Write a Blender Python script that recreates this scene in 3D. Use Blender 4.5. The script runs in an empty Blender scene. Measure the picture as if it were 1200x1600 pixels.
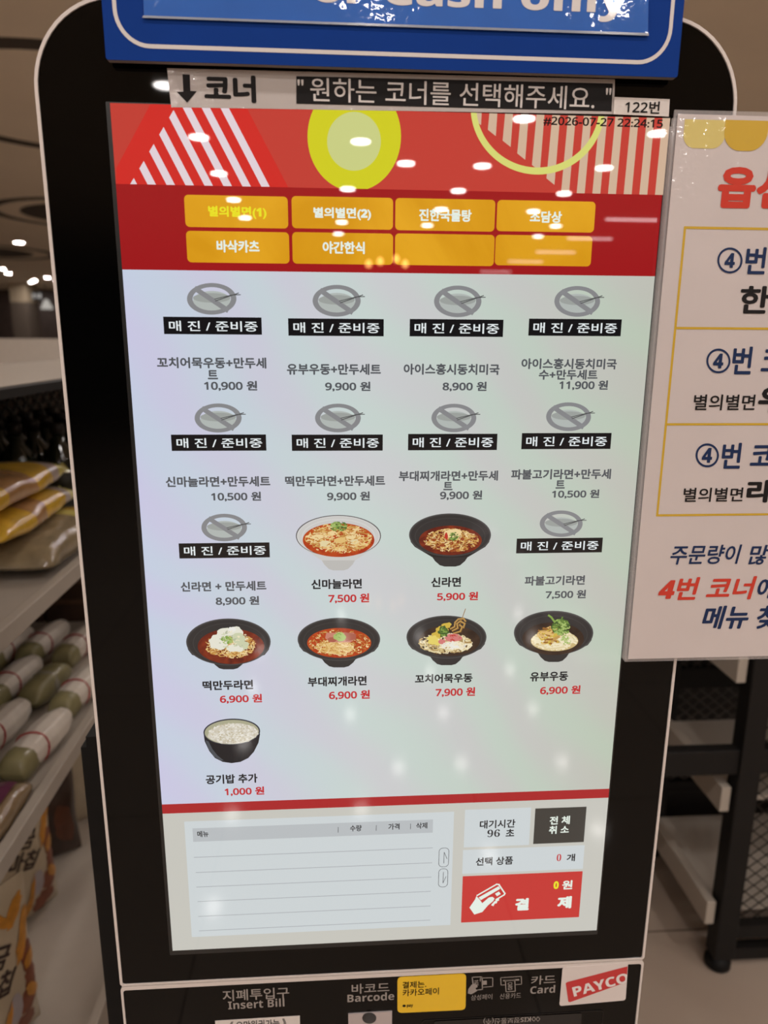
import bpy, math, random
from mathutils import Vector, Matrix
random.seed(7)
sc = bpy.context.scene
COL = sc.collection

# ------------------------------------------------------------------ camera, light, exposure
ZC = 1.27                                   # height of the screen centre; camera solved from the screen's corners
RX, UP, FW = Vector((0.997788, 0.00636877, 0.06617055)), Vector((0.0091827, 0.97265288, -0.23208199)), Vector((0.06583905, -0.23217625, -0.97044289))
CAM = Vector((-0.04538426, 0.19490842, 0.56430366))     # in the frame of the screen (right, up, out)
FPX = 1128.0
def W(u, v, w=0.0): return Vector((u, -w, v + ZC))
def WD(d): return Vector((d[0], -d[2], d[1]))
cd = bpy.data.cameras.new('camera'); co = bpy.data.objects.new('camera', cd); COL.objects.link(co)
cd.sensor_fit = 'VERTICAL'; cd.sensor_height = 36.0; cd.lens = FPX / 1600 * 36.0
cd.clip_start = 0.02; cd.clip_end = 100
r, u_, f_ = WD(RX), WD(UP), WD(FW)
m = Matrix((r, u_, -f_)).transposed().to_4x4(); m.translation = W(*CAM); co.matrix_world = m
cd.dof.use_dof = True; cd.dof.focus_distance = 0.60; cd.dof.aperture_fstop = 5.6
sc.camera = co
sc.view_settings.view_transform = 'Standard'; sc.view_settings.look = 'None'
sc.view_settings.gamma = 1.0; sc.view_settings.use_curve_mapping = False
EXPOSURE = 0.0
sc.view_settings.exposure = EXPOSURE
LAMP = 138.0                                # radiance of a ceiling downlight
AMBIENT = (0.030, 0.026, 0.021)
sc.cycles.use_denoising = True
sc.cycles.sample_clamp_indirect = 4.0
sc.cycles.caustics_reflective = False; sc.cycles.caustics_refractive = False
wd = bpy.data.worlds.new('hall_ambience'); sc.world = wd; wd.use_nodes = True
wd.node_tree.nodes['Background'].inputs[0].default_value = (*AMBIENT, 1); wd.node_tree.nodes['Background'].inputs[1].default_value = 1.0

def ray(x, y):
    return RX * ((x - 600) / FPX) - UP * ((y - 800) / FPX) + FW
def K(x, y, w=0.0):                         # point of the kiosk's front plane (offset w) -> (u, v)
    d = ray(x, y); t = (w - CAM.z) / d.z; p = CAM + d * t
    return p.x, p.y
def G(x, y, z):                             # point on the horizontal plane at height z -> world
    d = ray(x, y); t = (z - ZC - CAM.y) / d.y; p = CAM + d * t
    return W(*p)

# ------------------------------------------------------------------ materials
def lin(c):
    c = c / 255.0
    return c / 12.92 if c <= 0.04045 else ((c + 0.055) / 1.055) ** 2.4
def L3(rgb): return tuple(lin(c) for c in rgb)
MATS = {}
def _new(name):
    m = bpy.data.materials.new(name); m.use_nodes = True; MATS[name] = m
    return m, m.node_tree, m.node_tree.nodes['Principled BSDF']
def pbr(name, rgb, rough=0.5, metal=0.0, spec=0.5, coat=0.0, var=0.06, scale=30.0, bump=0.0, bscale=200.0, coat_bump=0.0, trans=0.0, alpha=1.0):
    """a procedural surface: base colour with a fine noise variation, optional bump"""
    if name in MATS: return MATS[name]
    m, t, b = _new(name)
    col = L3(rgb)
    tc = t.nodes.new('ShaderNodeTexCoord')
    n = t.nodes.new('ShaderNodeTexNoise'); n.inputs['Scale'].default_value = scale; n.inputs['Detail'].default_value = 4
    t.links.new(tc.outputs['Object'], n.inputs['Vector'])
    rp = t.nodes.new('ShaderNodeValToRGB')
    rp.color_ramp.elements[0].position = 0.3; rp.color_ramp.elements[1].position = 0.7
    rp.color_ramp.elements[0].color = (*[c * (1 - var) for c in col], 1); rp.color_ramp.elements[1].color = (*[min(1, c * (1 + var)) for c in col], 1)
    t.links.new(n.outputs['Fac'], rp.inputs[0]); t.links.new(rp.outputs[0], b.inputs['Base Color'])
    b.inputs['Roughness'].default_value = rough; b.inputs['Metallic'].default_value = metal
    b.inputs['Specular IOR Level'].default_value = spec; b.inputs['Coat Weight'].default_value = coat
    b.inputs['Coat Roughness'].default_value = 0.05; b.inputs['Transmission Weight'].default_value = trans
    b.inputs['Alpha'].default_value = alpha
    if bump or coat_bump:
        n2 = t.nodes.new('ShaderNodeTexNoise'); n2.inputs['Scale'].default_value = bscale; n2.inputs['Detail'].default_value = 3
        t.links.new(tc.outputs['Object'], n2.inputs['Vector'])
        bp = t.nodes.new('ShaderNodeBump'); bp.inputs['Strength'].default_value = bump or coat_bump; bp.inputs['Distance'].default_value = 0.002
        t.links.new(n2.outputs['Fac'], bp.inputs['Height'])
        t.links.new(bp.outputs[0], b.inputs['Normal' if bump else 'Coat Normal'])
    return m
def emi(name, rgb, gain=1.0):
    """lit pixels behind the glossy cover glass of the screen"""
    if name in MATS: return MATS[name]
    m, t, b = _new(name)
    b.inputs['Base Color'].default_value = (0.002, 0.002, 0.002, 1); b.inputs['Roughness'].default_value = 0.015
    b.inputs['Emission Color'].default_value = (*[c * gain for c in L3(rgb)], 1); b.inputs['Emission Strength'].default_value = 1.0
    return m
def emi_noise(name, rgb0, rgb1, scale, dist=0.0, stretch=(1, 1, 1), kind='noise', p0=0.35, p1=0.65):
    if name in MATS: return MATS[name]
    m = emi(name, rgb0); t = m.node_tree; b = t.nodes['Principled BSDF']
    tc = t.nodes.new('ShaderNodeTexCoord'); mp = t.nodes.new('ShaderNodeMapping'); mp.inputs['Scale'].default_value = stretch
    t.links.new(tc.outputs['Object'], mp.inputs[0])
    if kind == 'noise':
        n = t.nodes.new('ShaderNodeTexNoise'); n.inputs['Detail'].default_value = 5; n.inputs['Distortion'].default_value = dist
    else:
        n = t.nodes.new('ShaderNodeTexWave'); n.inputs['Distortion'].default_value = dist; n.bands_direction = 'Z'
    n.inputs['Scale'].default_value = scale
    t.links.new(mp.outputs[0], n.inputs['Vector'])
    rp = t.nodes.new('ShaderNodeValToRGB'); rp.color_ramp.elements[0].position = p0; rp.color_ramp.elements[1].position = p1
    rp.color_ramp.elements[0].color = (*L3(rgb0), 1); rp.color_ramp.elements[1].color = (*L3(rgb1), 1)
    t.links.new(n.outputs[0], rp.inputs[0]); t.links.new(rp.outputs[0], b.inputs['Emission Color'])
    return m
def lamp_mat(name, rgb, strength):
    if name in MATS: return MATS[name]
    m, t, b = _new(name)
    b.inputs['Base Color'].default_value = (0, 0, 0, 1)
    b.inputs['Emission Color'].default_value = (*rgb, 1); b.inputs['Emission Strength'].default_value = strength
    return m

# ------------------------------------------------------------------ mesh helpers
WM = {}
class MB:
    def __init__(s): s.v = []; s.f = []; s.mi = []; s.m = []; s.smooth = False
    def mat(s, m):
        if m not in s.m: s.m.append(m)
        return s.m.index(m)
    def add(s, vs, fs, m=None):
        k = len(s.v); s.v += [Vector(p) for p in vs]
        i = s.mat(m) if m else 0
        for f in fs: s.f.append([k + j for j in f]); s.mi.append(i)
        return s
    def box(s, a, b, m=None, M=None):
        x0, y0, z0 = a; x1, y1, z1 = b
        P = [Vector(p) for p in ((x0,y0,z0),(x1,y0,z0),(x1,y1,z0),(x0,y1,z0),(x0,y0,z1),(x1,y0,z1),(x1,y1,z1),(x0,y1,z1))]
        if M: P = [M @ p for p in P]
        return s.add(P, [(0,3,2,1),(4,5,6,7),(0,1,5,4),(1,2,6,5),(2,3,7,6),(3,0,4,7)], m)
    def rbox(s, a, b, r, m=None):             # box with chamfered vertical section (in x,z), good for tubes and boards
        x0, y0, z0 = a; x1, y1, z1 = b
        pts = [(x0+r,z0),(x1-r,z0),(x1,z0+r),(x1,z1-r),(x1-r,z1),(x0+r,z1),(x0,z1-r),(x0,z0+r)]
        n = 8
        return s.add([(x,y0,z) for x,z in pts]+[(x,y1,z) for x,z in pts], [tuple(range(n)), tuple(range(2*n-1,n-1,-1))]+[(i,n+i,n+(i+1)%n,(i+1)%n) for i in range(n)], m)
    def flat(s, uv, w, m=None):               # polygon lying in the kiosk's face
        return s.add([W(u, v, w) for u, v in uv], [tuple(range(len(uv)))], m)
    def prism(s, uv, w0, w1, m=None):
        n = len(uv)
        return s.add([W(u,v,w0) for u,v in uv]+[W(u,v,w1) for u,v in uv], [tuple(range(n-1,-1,-1)), tuple(range(n,2*n))]+[(i,(i+1)%n,n+(i+1)%n,n+i) for i in range(n)], m)
    def ring(s, a, b, w, m=None):             # flat band between two loops of equal length
        n = len(a)
        return s.add([W(u,v,w) for u,v in a]+[W(u,v,w) for u,v in b], [(i,(i+1)%n,n+(i+1)%n,n+i) for i in range(n)], m)
    def rim(s, a, b, w0, w1, m=None):         # solid band between two loops
        n = len(a)
        return s.add([W(u,v,w0) for u,v in a]+[W(u,v,w0) for u,v in b]+[W(u,v,w1) for u,v in a]+[W(u,v,w1) for u,v in b],
            [q for i in range(n) for j in [(i+1)%n] for q in ((2*n+i,2*n+j,3*n+j,3*n+i),(i,n+i,n+j,j),(i,j,2*n+j,2*n+i),(n+i,3*n+i,3*n+j,n+j))], m)
    def line(s, uv, th, w, m=None, closed=False):   # thick polyline in the kiosk's face
        P = [Vector(p) for p in uv]; n = len(P)
        for i in range(n if closed else n-1):
            a, b = P[i], P[(i+1)%n]; d = (b-a)
            if d.length < 1e-9: continue
            d.normalize(); q = Vector((-d.y, d.x))*th/2; e = d*th*0.45
            s.flat([(a-q-e), (b-q+e), (b+q+e), (a+q-e)], w, m)
        return s
    def tube(s, pts, rad, n=10, m=None, cap=True):
        pts = [Vector(p) for p in pts]; rads = rad if isinstance(rad, (list, tuple)) else [rad]*len(pts)
        k0 = []; up = Vector((0.13, 0.31, 0.94))
        vs = []
        for i, p in enumerate(pts):
            d = (pts[min(i+1,len(pts)-1)]-pts[max(i-1,0)]).normalized()
            a = d.cross(up); a = a.normalized() if a.length > 1e-4 else d.cross(Vector((1,0,0))).normalized()
            b = a.cross(d)
            vs += [p + (a*math.cos(2*math.pi*j/n)+b*math.sin(2*math.pi*j/n))*rads[i] for j in range(n)]
        fs = [(i*n+j, i*n+(j+1)%n, (i+1)*n+(j+1)%n, (i+1)*n+j) for i in range(len(pts)-1) for j in range(n)]
        if cap: fs += [tuple(range(n-1,-1,-1)), tuple(range((len(pts)-1)*n, len(pts)*n))]
        return s.add(vs, fs, m)
    def lathe(s, prof, o=(0,0,0), n=24, m=None):
        o = Vector(o); vs = [o+Vector((r*math.cos(2*math.pi*j/n), r*math.sin(2*math.pi*j/n), z)) for r, z in prof for j in range(n)]
        fs = [(i*n+j, i*n+(j+1)%n, (i+1)*n+(j+1)%n, (i+1)*n+j) for i in range(len(prof)-1) for j in range(n)]
        fs += [tuple(range(n-1,-1,-1)), tuple(range((len(prof)-1)*n, len(prof)*n))]
        return s.add(vs, fs, m)
    def build(s, name, parent=None, m=None, smooth=None, bevel=0.0):
        me = bpy.data.meshes.new(name)
        org = Vector((0, 0, 0))
        if parent is None and s.v:
            xs = [p.x for p in s.v]; ys = [p.y for p in s.v]; zs = [p.z for p in s.v]
            org = Vector(((min(xs)+max(xs))/2, (min(ys)+max(ys))/2, min(zs)))
        me.from_pydata([p-org for p in s.v], [], s.f)
        for mm in (s.m or [m]): me.materials.append(mm)
        if len(s.m) > 1: me.polygons.foreach_set('material_index', s.mi)
        if smooth if smooth is not None else s.smooth: me.polygons.foreach_set('use_smooth', [True]*len(me.polygons))
        me.update()
        o = bpy.data.objects.new(name, me); COL.objects.link(o); o.location = org
        WM[o] = Matrix.Translation(org)
        if parent is not None:
            o.parent = parent; o.matrix_parent_inverse = WM[parent].inverted(); WM[o] = Matrix.Identity(4)
        if bevel:
            b = o.modifiers.new('soft_edges', 'BEVEL'); b.width = bevel; b.segments = 2; b.limit_method = 'ANGLE'
        return o
def tag(o, label=None, cat=None, group=None, kind=None):
    if label: o['label'] = label
    if cat: o['category'] = cat
    if group: o['group'] = group
    if kind: o['kind'] = kind
    return o
def thing(name, loc, label, cat, group=None, rz=0.0):
    o = bpy.data.objects.new(name, None); COL.objects.link(o); o.location = loc; o.rotation_euler = (0, 0, rz); o.empty_display_size = 0.05
    WM[o] = Matrix.Translation(Vector(loc)) @ Matrix.Rotation(rz, 4, 'Z')
    return tag(o, label, cat, group)
def struct(name, mb, **k): return tag(mb.build(name, **k), kind='structure')
def local(o, parent):                        # mesh was modelled around its parent's own origin
    o.matrix_parent_inverse = Matrix.Identity(4); return o
def dup(root, loc, rz, label, group=None, scale=None):
    r = root.copy(); COL.objects.link(r); r.location = loc; r.rotation_euler = (root.rotation_euler[0], root.rotation_euler[1], rz)
    r['label'] = label
    if group: r['group'] = group
    if scale: r.scale = scale
    for ch in list(root.children):
        c = ch.copy(); COL.objects.link(c); c.parent = r
        for g in list(ch.children):
            d = g.copy(); COL.objects.link(d); d.parent = c
    return r

def rrect(u0, v0, u1, v1, r, n=8, rb=None):
    rb = r if rb is None else rb
    out = []
    for cx, cy, a0, rr in ((u1-rb, v0+rb, -90, rb), (u1-r, v1-r, 0, r), (u0+r, v1-r, 90, r), (u0+rb, v0+rb, 180, rb)):
        for i in range(n+1):
            a = math.radians(a0+90*i/n); out.append((cx+rr*math.cos(a), cy+rr*math.sin(a)))
    return out
def px(pts, w=0.0): return [K(x, y, w) for x, y in pts]
def ell(cx, cy, rx, ry, n=40, w=0.0, a0=0.0, a1=360.0, tilt=0.0):
    t = math.radians(tilt); out = []
    k = n if a1-a0 >= 360 else n+1
    for i in range(k):
        a = math.radians(a0+(a1-a0)*i/n); x, y = rx*math.cos(a), -ry*math.sin(a)
        out.append(K(cx+x*math.cos(t)-y*math.sin(t), cy+x*math.sin(t)+y*math.cos(t), w))
    return out
def boxuv(x0, y0, x1, y1, w=0.0):            # upright rectangle of the face through a photo box
    ym = (y0+y1)/2; xm = (x0+x1)/2
    return K(x0, ym, w)[0], K(xm, y1, w)[1], K(x1, ym, w)[0], K(xm, y0, w)[1]

# ------------------------------------------------------------------ lettering
SANS_B = {**{chr(65+i): chr(0x1D5D4+i) for i in range(26)}, **{chr(97+i): chr(0x1D5EE+i) for i in range(26)}, **{chr(48+i): chr(0x1D7EC+i) for i in range(10)}}
SANS = {**{chr(65+i): chr(0x1D5A0+i) for i in range(26)}, **{chr(97+i): chr(0x1D5BA+i) for i in range(26)}, **{chr(48+i): chr(0x1D7E2+i) for i in range(10)}}
SERIF = {chr(48+i): chr(0x1D7CE+i) for i in range(10)}
GLYPH = {}
def glyphs(s, mode):
    key = (s, mode)
    if key in GLYPH: return GLYPH[key]
    mp = {'b': SANS_B, 'n': SANS, 's': SERIF}[mode]
    c = bpy.data.curves.new('lettering', 'FONT'); c.body = ''.join(mp.get(ch, ch) for ch in s); c.size = 1.0; c.resolution_u = 3
    o = bpy.data.objects.new('lettering', c); COL.objects.link(o)
    dg = bpy.context.evaluated_depsgraph_get()
    me = bpy.data.meshes.new_from_object(o.evaluated_get(dg))
    vs = [(v.co.x, v.co.y) for v in me.vertices]; fs = [tuple(p.vertices) for p in me.polygons]
    bpy.data.objects.remove(o); bpy.data.curves.remove(c); bpy.data.meshes.remove(me)
    GLYPH[key] = (vs, fs)
    return GLYPH[key]
def text_uv(s, bold, mode):
    vs, fs = glyphs(s, mode)
    if not bold: return vs, fs
    V, F = [], []
    for k in range(9):
        dx, dy = (0, 0) if k == 8 else (bold*math.cos(k*math.pi/4), bold*math.sin(k*math.pi/4))
        n = len(V); V += [(x+dx, y+dy) for x, y in vs]; F += [tuple(n+i for i in f) for f in fs]
    return V, F
def text_fit(s, bold, mode, shear=0.0):      # glyph polygons scaled into a unit box centred on the origin
    V, F = text_uv(s, bold, mode)
    V = [(x+shear*y, y) for x, y in V]
    xs = [p[0] for p in V]; ys = [p[1] for p in V]
    x0, x1, y0, y1 = min(xs), max(xs), min(ys), max(ys)
    return [((x-(x0+x1)/2)/(x1-x0), (y-(y0+y1)/2)/(y1-y0)) for x, y in V], F
def text(mb, s, cx, cy, w, h, m, lay, bold=0.0, mode='b', rot=0.0, shear=0.0, plane=None):
    plane = lay if plane is None else plane
    cu, cv = K(cx, cy, plane)
    a, b = K(cx-w/2, cy, plane), K(cx+w/2, cy, plane); c, d = K(cx, cy-h/2, plane), K(cx, cy+h/2, plane)
    tw = math.hypot(b[0]-a[0], b[1]-a[1]); th = math.hypot(c[0]-d[0], c[1]-d[1])
    V, F = text_fit(s, bold, mode, shear)
    t = math.radians(rot); ct, st = math.cos(t), math.sin(t)
    n1 = len(glyphs(s, mode)[0])              # each thickened copy lies on its own hair-thin layer of ink
    mb.add([W(cu+x*tw*ct-y*th*st, cv+x*tw*st+y*th*ct, lay+8e-6*(i//n1)) for i, (x, y) in enumerate(V)], F, m)
    return mb
def lettering(name, parent, s, cx, cy, w, h, m, lay, **k):
    return text(MB(), s, cx, cy, w, h, m, lay, **k).build(name, parent)

# ------------------------------------------------------------------ the hall
HC = ZC + CAM.y + 1.5                        # ceiling height, from the spacing of the reflected lamps
def tile_mat():
    m, t, b = _new('polished_floor_tile')
    tc = t.nodes.new('ShaderNodeTexCoord'); mp = t.nodes.new('ShaderNodeMapping'); mp.inputs['Location'].default_value = (0.10, -0.28, 0)
    br = t.nodes.new('ShaderNodeTexBrick'); br.offset = 0.0; br.inputs['Scale'].default_value = 1.0
    br.inputs['Brick Width'].default_value = 0.8; br.inputs['Row Height'].default_value = 0.8
    br.inputs['Mortar Size'].default_value = 0.002; br.inputs['Mortar Smooth'].default_value = 0.1
    br.inputs['Color1'].default_value = (*L3((188, 171, 156)), 1); br.inputs['Color2'].default_value = (*L3((183, 166, 151)), 1); br.inputs['Mortar'].default_value = (*L3((92, 80, 70)), 1)
    n = t.nodes.new('ShaderNodeTexNoise'); n.inputs['Scale'].default_value = 3.0; n.inputs['Detail'].default_value = 5
    mx = t.nodes.new('ShaderNodeMixRGB'); mx.blend_type = 'SOFT_LIGHT'; mx.inputs[0].default_value = 0.12
    t.links.new(tc.outputs['Object'], mp.inputs[0]); t.links.new(mp.outputs[0], br.inputs['Vector']); t.links.new(tc.outputs['Object'], n.inputs['Vector'])
    t.links.new(br.outputs['Color'], mx.inputs[1]); t.links.new(n.outputs['Fac'], mx.inputs[2]); t.links.new(mx.outputs[0], b.inputs['Base Color'])
    b.inputs['Roughness'].default_value = 0.085; b.inputs['Specular IOR Level'].default_value = 0.55
    return m
X0, X1, Y0, Y1 = -16.0, 9.0, -20.0, 24.5
struct('floor', MB().box((X0, Y0, -0.1), (X1, Y1, 0.0), tile_mat()))
ceil_m = pbr('ceiling_paint', (226, 212, 192), 0.9, spec=0.2, var=0.03, scale=2)
struct('ceiling', MB().box((X0, Y0, HC), (X1, Y1, HC+0.12), ceil_m))
wall_m = pbr('beige_wall_paint', (176, 158, 134), 0.85, var=0.04, scale=2)
dark_wall = pbr('dark_wall_cladding', (74, 60, 54), 0.6, var=0.15, scale=4)
struct('wall_back', MB().box((X0, Y1, 0), (X1, Y1+0.12, HC), dark_wall))
struct('wall_left', MB().box((X0-0.12, Y0, 0), (X0, Y1, HC), wall_m))
struct('wall_right', MB().box((X1, Y0, 0), (X1+0.12, Y1, HC), wall_m))
struct('wall_front', MB().box((X0, Y0-0.12, 0), (X1, Y0, HC), dark_wall))
# recessed rings in the ceiling
groove_m = pbr('dark_ceiling_recess', (62, 52, 44), 0.8, var=0.1)
for i, (cx, cy, ri, r0, r1) in enumerate(((-3.05, 9.4, 0.86, 1.10, 1.24), (-6.45, 13.7, 0.88, 1.16, 1.32), (-1.72, 4.98, 0.0, 1.10, 1.25))):
    g = MB(); n = 64
    def circ(r, z): return [(cx+r*math.cos(2*math.pi*k/n), cy+r*math.sin(2*math.pi*k/n), z) for k in range(n)]
    if ri: g.add(circ(ri, HC-0.004)+circ(ri, HC+0.02), [tuple(range(n-1,-1,-1)), tuple(range(n, 2*n))]+[(k,(k+1)%n,n+(k+1)%n,n+k) for k in range(n)], groove_m)
    vs = circ(r0, HC-0.004)+circ(r1, HC-0.004)+circ(r0, HC+0.02)+circ(r1, HC+0.02)
    g.add(vs, [q for k in range(n) for j in [(k+1)%n] for q in ((k,n+k,n+j,j),(2*n+k,2*n+j,3*n+j,3*n+k),(k,j,2*n+j,2*n+k),(n+k,3*n+k,3*n+j,n+j))], groove_m)
    struct('trim_%d' % (i+1), g)
# white partition behind the left rack, pillar and dark counter far away
white_board = pbr('white_board', (226, 218, 208), 0.55, var=0.02)
struct('wall_partition', MB().box((-9.0, 4.6, 0), (-0.2, 4.72, ZC+CAM.y-0.008), white_board))
px0, px1, pz = K(15, 460, -21.6)[0], K(41, 460, -21.6)[0], ZC+K(28, 472, -21.6)[1]
pil = MB().box((px0, 21.6, 0), (px1, 22.4, pz), pbr('pillar_stone', (104, 92, 82), 0.6)).box((px0, 21.6, pz), (px1, 22.4, HC), wall_m)
struct('trim_4', pil)

# ceiling downlights: the grid seen mirrored in the screen, the unseen nearer rows that light the kiosk, those over the hall behind, and unseen ones added to brighten it
lens_m = lamp_mat('downlight_lens', (1.0, 0.94, 0.90), LAMP)
ring_m = pbr('white_lamp_trim', (225, 220, 212), 0.5)
def downlight_parts():
    k = thing('ceiling_downlight', (0, 0, 0), 'round recessed ceiling downlight glowing warm white, one of many alike, some added unseen', 'ceiling light', 'recessed downlights in the ceiling')
    n = 24; a = []
    for rr, z in ((0.070, -0.002), (0.086, -0.006), (0.090, -0.001)): a += [(rr*math.cos(2*math.pi*j/n), rr*math.sin(2*math.pi*j/n), z) for j in range(n)]
    tr = MB().add(a, [(i*n+j, i*n+(j+1)%n, (i+1)*n+(j+1)%n, (i+1)*n+j) for i in range(2) for j in range(n)], ring_m)
    local(tr.build('trim_ring', k), k)
    d = MB().add([(0.070*math.cos(-2*math.pi*j/16), 0.070*math.sin(-2*math.pi*j/16), -0.003) for j in range(16)], [tuple(range(16))], lens_m)
    local(d.build('lens', k), k)
    return k
lamps = []
for x, d in [(-1.06,4.4),(-1.07,5.56),(-1.11,6.81),(-1.15,8.12),(-1.17,9.34),(0.17,5.57),(0.59,6.25),(1.28,4.87),(2.36,6.25),(0.10,7.40),(1.24,7.38),(2.36,7.41),
             (2.36,5.14),(1.27,6.28),(1.22,8.48),(1.21,9.71),(2.33,8.5),(2.93,9.58),(2.96,10.57),(0.06,9.57),(0.02,10.64)]: lamps.append((x, -d))
for d in (0.75, 1.95, 3.1):
    for x in (-2.2, -1.06, 0.12, 1.27, 2.36): lamps.append((x, -d))
lamps += [(-5.16,12.25),(-7.52,17.08),(-7.9,18.3),(-7.44,19.51),(-7.7,20.9),(-8.13,20.45),(-8.5,21.2),(-8.92,21.97),(-9.35,22.9),(-9.72,23.6),
          (2.4,2.6),(4.8,3.2),(4.6,7.2)]
lamps += [(x, y) for x in (-0.9, 0.4, 1.7) for y in (2.4, 3.9, 5.4, 6.9, 8.4, 9.9, 11.5, 13.5, 16.0, 19.0)]  # hidden behind the kiosk, added to brighten the ceiling and floor
lamps += [(x, -d) for x in (-9.0, -7.0, -5.2, 5.6, 7.2) for d in (0.8, 3.0, 5.2, 7.4)] + [(x, -d) for x in (-3.6, 4.0) for d in (0.8, 2.4, 4.0)]  # out of view on both sides, added to bounce light onto the ceiling
k0 = None
for x, y in lamps:
    if k0 is None:
        k0 = downlight_parts(); k0.location = (x, y, HC)
    else: dup(k0, (x, y, HC), 0, k0['label'])
strip_m = lamp_mat('strip_light_tube', (1.0, 0.80, 0.82), 30.0)
for i, (x, d) in enumerate(((3.65, 8.77), (3.72, 10.5), (3.72, 12.2), (3.6, 13.75), (3.5, 15.9))):
    k = thing('strip_light', (x, -d, HC), 'slim pinkish strip light on the ceiling, mirrored at the right of the red screen area', 'ceiling light', 'row of strip lights mirrored in the screen')
    local(MB().box((-0.34, -0.03, -0.03), (0.34, 0.03, 0.0), ring_m).build('housing', k), k)
    local(MB().box((-0.33, -0.022, -0.036), (0.33, 0.022, -0.0305), strip_m).build('tube', k), k)

# warm hanging bulbs mirrored under the last category buttons
warm_m = lamp_mat('warm_bulb_glow', (1.0, 0.50, 0.14), 26.0)
for x, y in ((576, 412), (594, 408), (619, 404), (633, 412)):
    u, v = K(x, y, -10.0)
    k = thing('hanging_bulb', (u, -10.0, v+ZC), 'small warm orange bulb hanging in a row, mirrored in the orange buttons', 'lamp', 'row of warm hanging bulbs')
    local(MB().lathe([(0.006, -0.055), (0.036, -0.04), (0.045, -0.005), (0.03, 0.035), (0.012, 0.05)], (0,0,0), 14, warm_m).build('bulb', k, smooth=True), k)
    local(MB().tube([(0,0,0.05), (0,0,HC-v-ZC)], 0.006, 6, groove_m).build('cord', k), k)

# far signs beyond the partition
(sx0, sz1), (sx1, sz0) = K(44, 455, -22.0), K(66, 470, -22.0); sz0 += ZC; sz1 += ZC
fs = MB().box((sx0, 22.0, sz0), (sx1, 22.05, sz1), pbr('dark_sign_board', (40, 36, 36), 0.5)).box(((sx0+sx1)/2-0.01, 22.02, sz1), ((sx0+sx1)/2+0.01, 22.03, HC), MATS['dark_sign_board']).build('hanging_sign')
tag(fs, 'small dark sign with pale lettering hanging far off beside the pillar', 'sign')
V, F = text_fit('안내', 0.03, 'b')
MB().add([((sx0+sx1)/2+x*0.34, 21.99, (sz0+sz1)/2+y*0.15) for x, y in V], F, lamp_mat('lit_sign_letters', (0.9, 0.85, 0.8), 0.5)).build('lettering', fs)
lx, lz = K(73.5, 483, -22.0); lz += ZC
pl = thing('pendant_lamp', (lx, 22.0, lz), 'small pale cone pendant lamp far off at the back of the hall', 'lamp')
MB().lathe([(0.17, lz), (0.16, lz+0.05), (0.06, lz+0.25), (0.03, lz+0.28)], (lx, 22.0, 0), 20, lamp_mat('pendant_shade_glow', (0.9, 0.84, 0.76), 0.45)).build('lamp_shade', pl, smooth=True)
MB().tube([(lx, 22.0, lz+0.28), (lx, 22.0, HC)], 0.008, 6, groove_m).build('cord', pl)

# ------------------------------------------------------------------ the kiosk
kiosk = thing('ordering_kiosk', (0, 0.10, 0), 'tall black glass self-ordering kiosk with white rim and lit menu screen', 'kiosk')
rim_m = pbr('white_rim_plastic', (214, 204, 198), 0.4, var=0.02, coat=0.3)
black_m = pbr('black_cover_glass', (4, 4, 4), 0.02, spec=0.22, var=0.0)
matt_black = pbr('matt_black_metal', (14, 13, 13), 0.6, var=0.1, spec=0.25)
UK, VT, VB = 0.2492, 0.4195, -0.3892
out = rrect(-UK, VB, UK, VT, 0.060, 14, 0.003); inn = rrect(-UK+0.0023, VB+0.0014, UK-0.0023, VT-0.0023, 0.0577, 14, 0.002)
MB().prism(rrect(-UK+0.0005, VB+0.0005, UK-0.0005, VT-0.0005, 0.0595, 14, 0.003), -0.046, -0.0025, rim_m).build('housing', kiosk)
fr = MB().rim(inn, out, -0.0025, 0.0012, rim_m).build('rim', kiosk)
MB().prism(inn, -0.0024, 0.0, black_m).build('front_glass', kiosk)
# lower module with its own rim, pedestal and foot
VL = VB-0.0012
lo = rrect(-UK, VL-0.36, UK, VL, 0.004, 4); li = rrect(-UK+0.0020, VL-0.357, UK-0.0020, VL-0.0038, 0.003, 4)
MB().prism(rrect(-UK+0.0005, VL-0.3595, UK-0.0005, VL-0.0005, 0.004, 4), -0.046, -0.0025, rim_m).build('lower_housing', kiosk)
MB().rim(li, lo, -0.0025, 0.0012, rim_m).build('lower_rim', kiosk)
low = MB().prism(li, -0.0024, 0.0, black_m).build('lower_panel', kiosk)
MB().box((-0.20, 0.02, 0.02), (0.20, 0.045, ZC+VL-0.355), matt_black).box((-0.22, -0.22, 0.0), (0.22, 0.16, 0.02), matt_black).build('pedestal', kiosk)
uL = K(126, 1168, -0.13)[0]; vTop = K(126, 1168, -0.13)[1]
rc = MB().box((uL, 0.13, 0.0), (0.20, 0.17, ZC+vTop), matt_black).box((uL+0.006, 0.13, ZC+vTop), (0.20, 0.165, ZC+vTop+0.012), matt_black).box((-0.20, 0.046, 0.3), (0.20, 0.13, ZC+0.3), matt_black)
rc.build('rear_cabinet', kiosk)

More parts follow.
